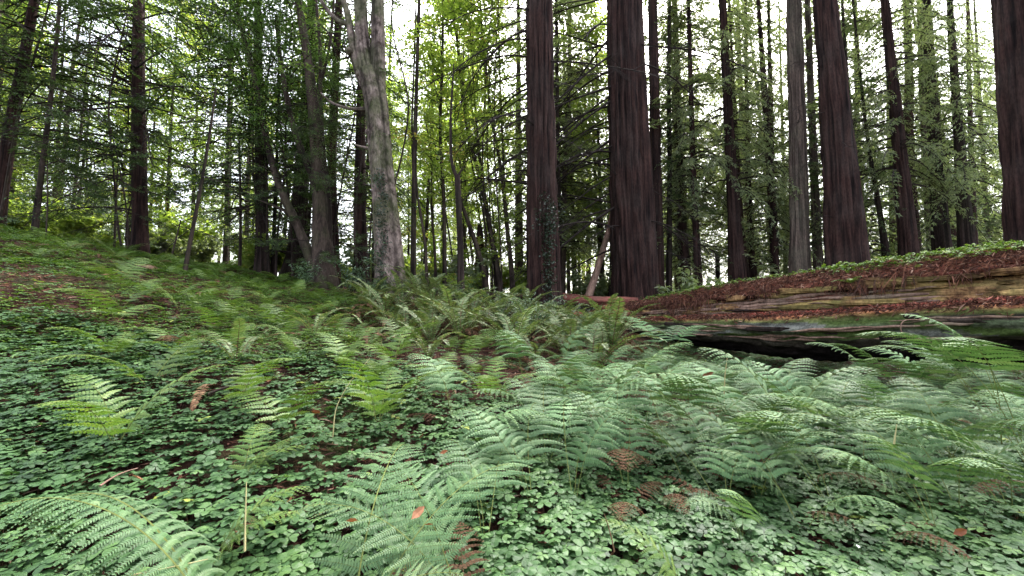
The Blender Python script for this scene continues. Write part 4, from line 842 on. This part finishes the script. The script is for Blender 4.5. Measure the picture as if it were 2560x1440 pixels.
    # hanging fibrous shreds at the undercut
    m = 4200; cl = rr.uniform(0, s[-1] * .98, 34); si = np.clip(cl[rr.integers(0, 34, m)] + rr.normal(0, .16, m), 0, s[-1]); u = rr.uniform(pu[5], pu[8], m)
    O = surf(si, u) + nrm * rr.uniform(0, .06, m)[:, None] - org; ln = rr.uniform(.05, .22, m) * (.5 + 1.0 * (vn(si * 1.3, 0, 0, 4) > .15))
    M = rotframes(rr.uniform(0, 6.28, m), rr.normal(-1.25, .28, m), rr.uniform(-1, 1, m)); M = M * np.stack([ln, np.full(m, .012), ln * .3], -1)[:, None, :]
    o = MB().inst(np.array([[0, -.5, 0], [.5, -.5, .12], [1, 0, 0], [.5, .5, .12], [0, .5, 0]]), np.array([[0, 1, 2, 3, 4]]), M, O, rr.uniform(0, .8, m)).build('bark_shreds', M_LITTER, e); o['kind'] = 'stuff'
    # longitudinal splinters and slabs on the lower body
    sp = MB()
    slab = MB()
    for q5 in range(120):
        w5 = rr.uniform(); uu = rr.uniform(pu[7], pu[13]) if w5 < .85 else rr.uniform(pu[17], pu[22]); a = rr.uniform(.2, s[-1] * .93); c5 = surf(np.array([a]), np.array([uu]))[0] - org
        vv, ff = ellipsoid((0, 0, 0), (1, 1, 1), 12, q5); vv = np.sign(vv) * np.abs(vv) ** .7 * (1 + .5 * fbm(vv[:, 0] * 2 + q5, vv[:, 1] * 3, vv[:, 2] * 3, 3, 7))[:, None]
        sz = np.array([rr.uniform(.12, .55), rr.uniform(.02, .06), rr.uniform(.02, .07)]) * (.5 + .5 * (1 - a / s[-1]) + .1)
        slab.add(c5 + vv @ (np.stack([ax, nrm, np.array([0, 0, 1.])]) * sz[:, None]), ff, rr.uniform(.1, 1), 0 if w5 < .7 else 1)
    slab.build('wood_slab', [M_SLAB, M_DARK], e, smooth=False)['kind'] = 'stuff'
    for _ in range(150):
        a = rr.uniform(.3, s[-1] * .9); L_ = rr.uniform(.3, 1.6); uu = rr.choice([rr.uniform(pu[9], pu[13]), rr.uniform(pu[9], pu[13]), rr.uniform(pu[18], pu[22])]); tt = np.linspace(0, 1, 7)
        pth = surf(a + L_ * tt, np.full(7, uu)) - org + nrm * .012 + rr.normal(0, .006, (7, 3)); addtube(sp, pth, rr.uniform(.012, .035) * np.sin(math.pi * (tt * .96 + .02)) + .002, 5, rr.uniform(.2, .9))
    sp.build('splinter', M_PALEWOOD, e, smooth=True)['kind'] = 'stuff'
    for px, py, Y, r0 in ((1832, 768, 9.05, .10), (1795, 735, 9.3, .1), (2278, 790, 5.75, .05)):
        v, f = tube(np.array([P(px, py, Y) + nrm * (-.2 + .4 * q2) for q2 in (0, .5, 1, 1.02)]) - org, [r0, r0 * .9, r0 * .75, r0 * .1], 9, bark_relief(3, .25, 4)); MB().add(v, f, .3).build('stub', M_DARK, e, smooth=True)
    return e, nrm, ax
M_SLAB = barkmat('split_wood', (.06, .025, .015), (.36, .22, .10), (.16, .17, .05), 1.6, (.42, .6), (5, 5, 5), .6)
M_GREYW = barkmat('weathered_wood', (.03, .025, .02), (.16, .15, .13), (.08, .09, .04), 1.0, (.45, .6), (2, 2, 2), .3)
LOG, LN_, LAX = build_log()
# small log resting behind and across the broken end
def small_log(label, a, b, r0, r1, matl, seed, name='fallen_log'):
    p0, p1 = P(*a), P(*b); t = np.linspace(0, 1, 30)[:, None]; pts = p0 * (1 - t) + p1 * t; pts[:, 2] += .03 * np.sin(t[:, 0] * 5 + seed)
    rad = np.linspace(r0, r1, 30); rad[0] *= .3; rad[-1] *= .3; pts[0] = pts[1]; pts[-1] = pts[-2]
    pts[0] -= (pts[2] - pts[1]) * .02; pts[-1] += (pts[2] - pts[1]) * .02
    org = (p0 + p1) / 2; ax = (p1 - p0) / np.linalg.norm(p1 - p0); n_ = np.cross(ax, [0, 0, 1.]); n_ /= np.linalg.norm(n_); zx = np.stack([n_, np.cross(ax, n_), ax], 1)
    v, f = tube((pts - org), rad, 28, bark_relief(seed, .16, 8)); o = MB().add(v @ zx, f, .6).build(name, matl, smooth=True, loc=tuple(org)); o.rotation_euler = Matrix(zx.tolist()).to_euler()
    return tag(o, label, 'fallen log')
small_log('small reddish log lying across behind the broken end of the huge one', (1392, 746, 13.2), (1600, 758, 13.4), .19, .15, M_RED2 if 'M_RED2' in globals() else barkmat('red_log_bark', (.05, .015, .012), (.22, .085, .065), (.10, .09, .07), 1.5, (.5, .7), (5, 5, .7), .6), 3)
small_log('thin dark log lying low between the snag and the ivy-clad redwood', (1165, 738, 13.5), (1335, 745, 13.2), .12, .10, M_RED, 4)
small_log('short rusty log scrap among the sword ferns', (1205, 778, 10.2), (1250, 782, 10.3), .09, .08, barkmat('rusty_wood', (.10, .03, .02), (.30, .10, .06), (.15, .08, .06), 1.5), 5)
# rotten root chunks at the broken end
rch = np.random.default_rng(8)
M_ROT = barkmat('rotten_wood', (.05, .018, .012), (.26, .10, .055), (.06, .05, .03), 3, (.45, .6), (4, 4, 4), .8)
for px, py, Y, sx, sz, lab in ((1450, 800, 11.5, .55, .20, 'low orange rotten chunk at the very tip of the log'), (1530, 782, 11.4, .45, .26, 'rounded orange chunk of rotten wood at the broken end of the log'), (1400, 795, 12, .4, .12, 'dark rotten root just left of the log tip'), (1560, 790, 10.7, .18, .22, 'mossy gnarled root propped on the broken end of the log')):
    c = P(px, py, Y); v, f = ellipsoid((0, 0, 0), (1, .8, 1), 26); nn = fbm(v[:, 0] * 2.2 + px, v[:, 1] * 2.2, v[:, 2] * 3, 4, 5); v = v * (1 + .45 * nn)[:, None] * np.array([sx, sx * .7, sz])
    o = MB().add(v, f, np.clip(.6 + nn, 0, 1)).build('rotten_wood', M_ROT, smooth=True, loc=tuple(c)); tag(o, lab, 'rotten wood')
# ferns growing on the log
for px, py, Y, n_, sc, az, lab in ((2130, 712, 6.75, 4, .5, 190, 'small pale fern growing from the side of the log below the green top'), (2290, 672, 5.95, 1, .3, 200, 'tiny sprig upright on the log near the right edge'), (1735, 745, 9.3, 3, .65, 170, 'fern sprig standing on the thin end of the log'), (1595, 760, 11.3, 3, .5, 150, 'little dark fern on the broken end of the log')):
    p = P(px, py, Y); e = empty('small_fern', p, lab, 'fern')
    for i in range(n_):
        o = link('frond', FR_YL[i % 3], e); o.rotation_euler = (0, .35, R(az + rch.uniform(-70, 70))); o.scale = (sc,) * 3

# ------------------------------------------------------------------ far trees
FT = [bpy.data.meshes, None]
def far_trunk(r, H, r0, seed):
    n = 24; z = np.linspace(-.5, H, n); pts = np.stack([.12 * vn(z * .15, seed, 0, seed) * z * .1, .12 * vn(z * .15, seed + 9, 0, seed) * z * .1, z], 1); rad = r0 * (1 - .75 * np.clip(z / H, 0, 1)) * (1 + .25 * np.exp(-np.maximum(z, 0) / .5))
    v, f = tube(pts, rad, 14, bark_relief(seed, .10, 5)); return MB().add(v, f, .6)
TR_FAR = [far_trunk(rc, 27, .24, 3).mesh('far_trunk', [M_RED], True), far_trunk(rc, 27, .18, 5).mesh('far_trunk', [M_GREY], True), far_trunk(rc, 27, .30, 7).mesh('far_trunk', [M_GREY], True)]  # grey bark on most far trunks carries the distance haze as colour
TR_BRD = [far_trunk(rc, 15, .11, 13).mesh('stem_trunk', [M_THIN], True)]
taken = []
def plant_far(n, a0, a1, y0, y1, crowns, trunks, label, group, name, sc=(.85, 1.15), dmin=1.6, seed=0, tilt=.02):
    r = np.random.default_rng(seed); c = 0; tries = 0
    while c < n and tries < n * 50:
        tries += 1; y = math.sqrt(r.uniform(y0 * y0, y1 * y1)); a = r.uniform(a0, a1); x = a * y
        if any((x - q[0]) ** 2 + (y - q[1]) ** 2 < dmin ** 2 for q in taken): continue
        taken.append((x, y)); e = empty(name, (x, y, float(gz(x, y)) - .05), label, 'tree', group); s = r.uniform(*sc); e.scale = (s, s, s); e.rotation_euler = (r.normal(0, tilt), r.normal(0, tilt), r.uniform(0, 6.28))
        link('trunk', trunks[int(r.integers(len(trunks)))], e); link('crown', crowns[int(r.integers(len(crowns)))], e); c += 1
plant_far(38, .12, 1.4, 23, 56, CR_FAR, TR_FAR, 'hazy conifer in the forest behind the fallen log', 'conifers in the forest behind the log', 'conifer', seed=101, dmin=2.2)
plant_far(9, .05, 1.35, 18, 26, CR_MID[:2] + CR_FAR[:1], TR_FAR[:2], 'half-lit conifer just beyond the big trunks on the right', 'conifers just beyond the right trunks', 'conifer', seed=102, dmin=2.2)
plant_far(12, -1.4, -.36, 14.5, 28, CR_DARK + CR_MID[:1], TR_FAR[1:2] + TR_BRD, 'dark conifer in the thicket beyond the left bank', 'dark conifers beyond the left bank', 'conifer', seed=103, dmin=2.0, sc=(.6, 1.0))
plant_far(20, -1.4, -.3, 17, 34, CR_MAPLE, TR_BRD, 'bright yellow-green leafy tree glowing beyond the left bank', 'bright leafy trees beyond the left bank', 'leafy_tree', seed=104, dmin=1.8, sc=(.8, 1.3))
plant_far(10, -.34, .02, 16, 32, CR_MAPLE, TR_BRD, 'bright leafy maple in the glowing gap at centre', 'bright maples in the central gap', 'leafy_tree', seed=105, dmin=1.5, sc=(.7, 1.35))
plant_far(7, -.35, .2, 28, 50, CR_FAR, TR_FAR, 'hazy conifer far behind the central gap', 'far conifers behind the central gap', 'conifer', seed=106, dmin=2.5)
plant_far(6, .05, .3, 18, 30, CR_MAPLE, TR_BRD, 'yellowing leafy tree behind the dead branches between the two biggest central trunks', 'yellowing trees behind the dead branches', 'leafy_tree', seed=107, dmin=2, sc=(.7, 1.1))
plant_far(9, -1.5, -.3, 36, 60, CR_FAR, TR_FAR, 'hazy conifer far beyond the left bank', 'far conifers beyond the left bank', 'conifer', seed=108, dmin=3)

# understory shrubs
def shrub_mesh(name, r, H, n, per, ls, aspect, mats):
    mb = MB()
    for i in range(n):
        az = r.uniform(0, 6.28); L = H * r.uniform(.5, 1.1); t = np.linspace(0, 1, 6); o = L * r.uniform(.2, .7)
        P_ = np.stack([math.cos(az) * o * t ** 1.3, math.sin(az) * o * t ** 1.3, L * (t - .15 * t * t)], 1); addtube(mb, P_, .006 * (1 - .7 * t), 3, .4, 1)
        for u in (.35, .5, .65, .8, .95): leaf_cloud(mb, r, np.array([np.interp(u, t, P_[:, k]) for k in range(3)]), .16, .07, int(per * r.uniform(.4, 1.2)), ls, 0, .5, .5, aspect)
    return mb.mesh(name, mats)
SH = [shrub_mesh('shrub_foliage', rc, 1.0, 9, 16, .045, .45, [M_SHRUB, M_TWIG]) for _ in range(3)]
SHB = [shrub_mesh('laurel_sprig', rc, 1.3, 8, 22, .085, .3, [M_SHRUB, M_TWIG]) for _ in range(2)]
SHG = [shrub_mesh('low_bush', rc, 1.3, 14, 34, .12, .7, [M_MAPLEL, M_TWIG]), shrub_mesh('low_bush', rc, 1.4, 14, 34, .12, .6, [M_NEEDF, M_TWIG])]
def shrub(px, Y, mesh_, sc, label, group=None, name='shrub', x=None):
    x = (px - 1280) / F * Y if x is None else x; e = link(name, mesh_, None, (x, Y, float(gz(x, Y)) - .02)); e.scale = (sc,) * 3; e.rotation_euler = (0, 0, px % 6.28); return tag(e, label, 'shrub', group)
for px, Y, k, sc, lab in ((1330, 7.4, 0, 1.15, 'leafy huckleberry bush standing before the ivy-clad redwood'), (1260, 8.2, 1, 1.0, 'silvery leaved bush left of the ivy-clad redwood'), (1400, 6.8, 2, .8, 'small pale-leaved bush below the small reddish log'), (1370, 9.5, 0, .95, 'bush pressed against the foot of the ivy-clad redwood'), (1450, 8.5, 1, .8, 'pale bush at the tip of the fallen log')):
    shrub(px, Y, SH[k], sc, lab)
for px, Y, k, sc, lab in ((880, 10, 0, 1.15, 'laurel sprigs with shiny leaves left of the maple foot'), (940, 9.8, 1, .8, 'laurel sprigs hiding the maple foot'), (760, 10.2, 1, .9, 'laurel sprigs below the laurel clump'), (1150, 10, 0, .6, 'shiny sprigs wrapped round the snag'), (1000, 10.2, 0, .5, 'short sprigs right of the maple foot')):
    shrub(px, Y, SHB[k], sc, lab)
rs = np.random.default_rng(77)
for i in range(140):
    y = rs.uniform(13, 34); a = rs.uniform(-1.35, 1.3) if i < 90 else rs.uniform(-1.35, .05)
    shrub(i * 13, y, SHG[0 if rs.uniform() < (.6 if a < .1 else .15) else 1], rs.uniform(.7, 1.6), 'low bush on the forest floor beyond the front trunks', 'low bushes beyond the front trunks', 'bush', x=a * y)

# ------------------------------------------------------------------ small things
def stick(label, pts, r0, matl, name='stick', cat='stick', k=5):
    W = [P(*p) for p in pts]; pp, rr, _ = smooth_path(W, np.linspace(r0, r0 * .4, len(W)), .03); b = pp[0].copy()
    o = MB().add(*tube(pp - b, rr, k), .7).build(name, matl, smooth=True, loc=tuple(b)); return tag(o, label, cat)
stick('upright straw stalk left of the bottom centre fern', [(612, 1378, 1.35), (613, 1300, 1.36), (616, 1205, 1.37)], .0035, M_STRAW, 'dead_stalk', 'stalk')
stick('straw stalk slanting along the bottom edge', [(330, 1438, 1.3), (420, 1420, 1.31), (520, 1398, 1.32)], .003, M_STRAW, 'dead_stalk', 'stalk')
stick('tall pale curved stalk over the sorrel left of centre', [(830, 1115, 2.6), (838, 1020, 2.65), (870, 960, 2.7), (925, 895, 2.8)], .004, M_STRAW, 'dead_stalk', 'stalk')
stick('thin brown twig standing in the sorrel at lower right', [(1536, 1380, 1.35), (1530, 1330, 1.36), (1518, 1300, 1.37), (1510, 1283, 1.38)], .0025, M_STALKB)
stick('pale bent twig arching on the bank', [(428, 775, 6.8), (442, 750, 6.8), (468, 735, 6.8), (500, 733, 6.8)], .012, M_PALEWOOD)
stick('bare broken stick leaning at the laurel clump foot', [(745, 760, 9.0), (765, 735, 9.1), (790, 715, 9.3)], .02, M_THIN)
stick('thin straw hoop beside the log at right', [(2262, 842, 5.0), (2250, 825, 5.0), (2252, 805, 5.0), (2270, 798, 5.0), (2310, 800, 5.0)], .008, M_PALEWOOD)
stick('pale straw stalk standing in the drift of ferns', [(1810, 1005, 3.4), (1812, 940, 3.4), (1818, 895, 3.4)], .006, M_STRAW, 'dead_stalk', 'stalk')
stick('pale straw stalk at the right foreground', [(2235, 1110, 2.3), (2242, 1060, 2.3)], .005, M_STRAW, 'dead_stalk', 'stalk')
stick('fallen dead branch lying on the left bank', [(150, 800, 4.3), (230, 785, 4.5), (330, 790, 4.6), (390, 770, 4.8)], .014, M_DARK, 'fallen_branch', 'branch')
stick('crooked fallen branch high on the bank below the straight redwood', [(250, 700, 7.6), (330, 712, 7.4), (430, 720, 7.2), (520, 735, 7.2)], .022, M_THIN, 'fallen_branch', 'branch')
stick('short broken branch in the litter left of centre', [(520, 985, 2.9), (570, 965, 3.0), (640, 960, 3.1)], .010, M_THIN, 'fallen_branch', 'branch')
stick('pale fallen twig in the sorrel at lower left', [(250, 1215, 1.75), (300, 1180, 1.85), (345, 1170, 1.9)], .005, M_PALEWOOD, 'fallen_twig')
def dleaf(px, py, Y, s, label, matl=M_DEADLEAF, name='dead_leaf', rot=None):
    p = P(px, py, Y); V = np.array([[-.5, 0, 0], [-.15, -.22, .05], [.2, -.18, .09], [.5, 0, .02], [.2, .18, .1], [-.15, .22, .04], [0, 0, -.02]]) * s
    Fq = np.array([[0, 1, 6], [1, 2, 6], [2, 3, 6], [3, 4, 6], [4, 5, 6], [5, 0, 6]]); o = MB().add(V, Fq, (px % 10) / 10).build(name, matl, loc=tuple(p)); o.rotation_euler = rot or (.4 + (px % 7) * .1, -.3, px % 6)
    return tag(o, label, 'leaf')
for px, py, Y, s, lab in ((1045, 1282, 1.22, .055, 'largest orange dead leaf on the bottom centre fern'), (1072, 1312, 1.2, .035, 'small orange leaf just right below the largest one'), (880, 1302, 1.25, .04, 'orange leaf lying on the middle fronds of the bottom centre fern'), (725, 1250, 1.35, .045, 'tan dead leaf left on the bottom centre fern'),
    (1055, 1090, 2.0, .06, 'rusty dead leaf on the fern right of the yellow-green one'), (1110, 1130, 1.9, .04, 'small rusty leaf below the one on the same fern'), (2150, 990, 3.2, .07, 'orange dead leaf in the ferns at right'), (790, 1030, 2.8, .07, 'tan leaf stuck upright by the curved stalk'),
    (1770, 935, 3.6, .11, 'pinkish dead leaf hanging in the fern drift'), (595, 932, 3.4, .06, 'tan leaf on the litter of the bank'), (1597, 930, 3.8, .05, 'orange speck leaf in the ferns behind the straw stalk'), (1728, 961, 3.5, .05, 'orange speck leaf right of the straw stalk'),
    (345, 1195, 1.75, .06, 'pale pink dead leaf in the sorrel at lower left'), (2400, 1330, 1.4, .05, 'brownish leaf in the sorrel at lower right corner')):
    dleaf(px, py, Y, s, lab)
M_WHITE = leafmat('white_petal', [(0, (.7, .72, .72)), (1, (.8, .82, .82))], .2, .5, .3, 0)
dleaf(1833, 1325, 1.45, .022, 'small white petal on the sorrel at lower right', M_WHITE, 'petal', (.9, .2, 1.5))
dleaf(2145, 1366, 1.32, .022, 'flat white petal near the bottom right', M_WHITE, 'petal', (.3, .1, 1.0))
p = P(362, 690, 7.6); v, f = ellipsoid((0, 0, 0), (.15, .12, .08), 12, 3); tag(MB().add(v, f, .8).build('round_lump', barkmat('lump_surface', (.06, .035, .025), (.20, .13, .09), (.06, .07, .03)), smooth=True, loc=(p[0], p[1], float(gz(p[0], p[1])) + .06)), 'rounded brown lump sitting in the dark litter on the bank', 'lump')  # plain rounded lump on the bank
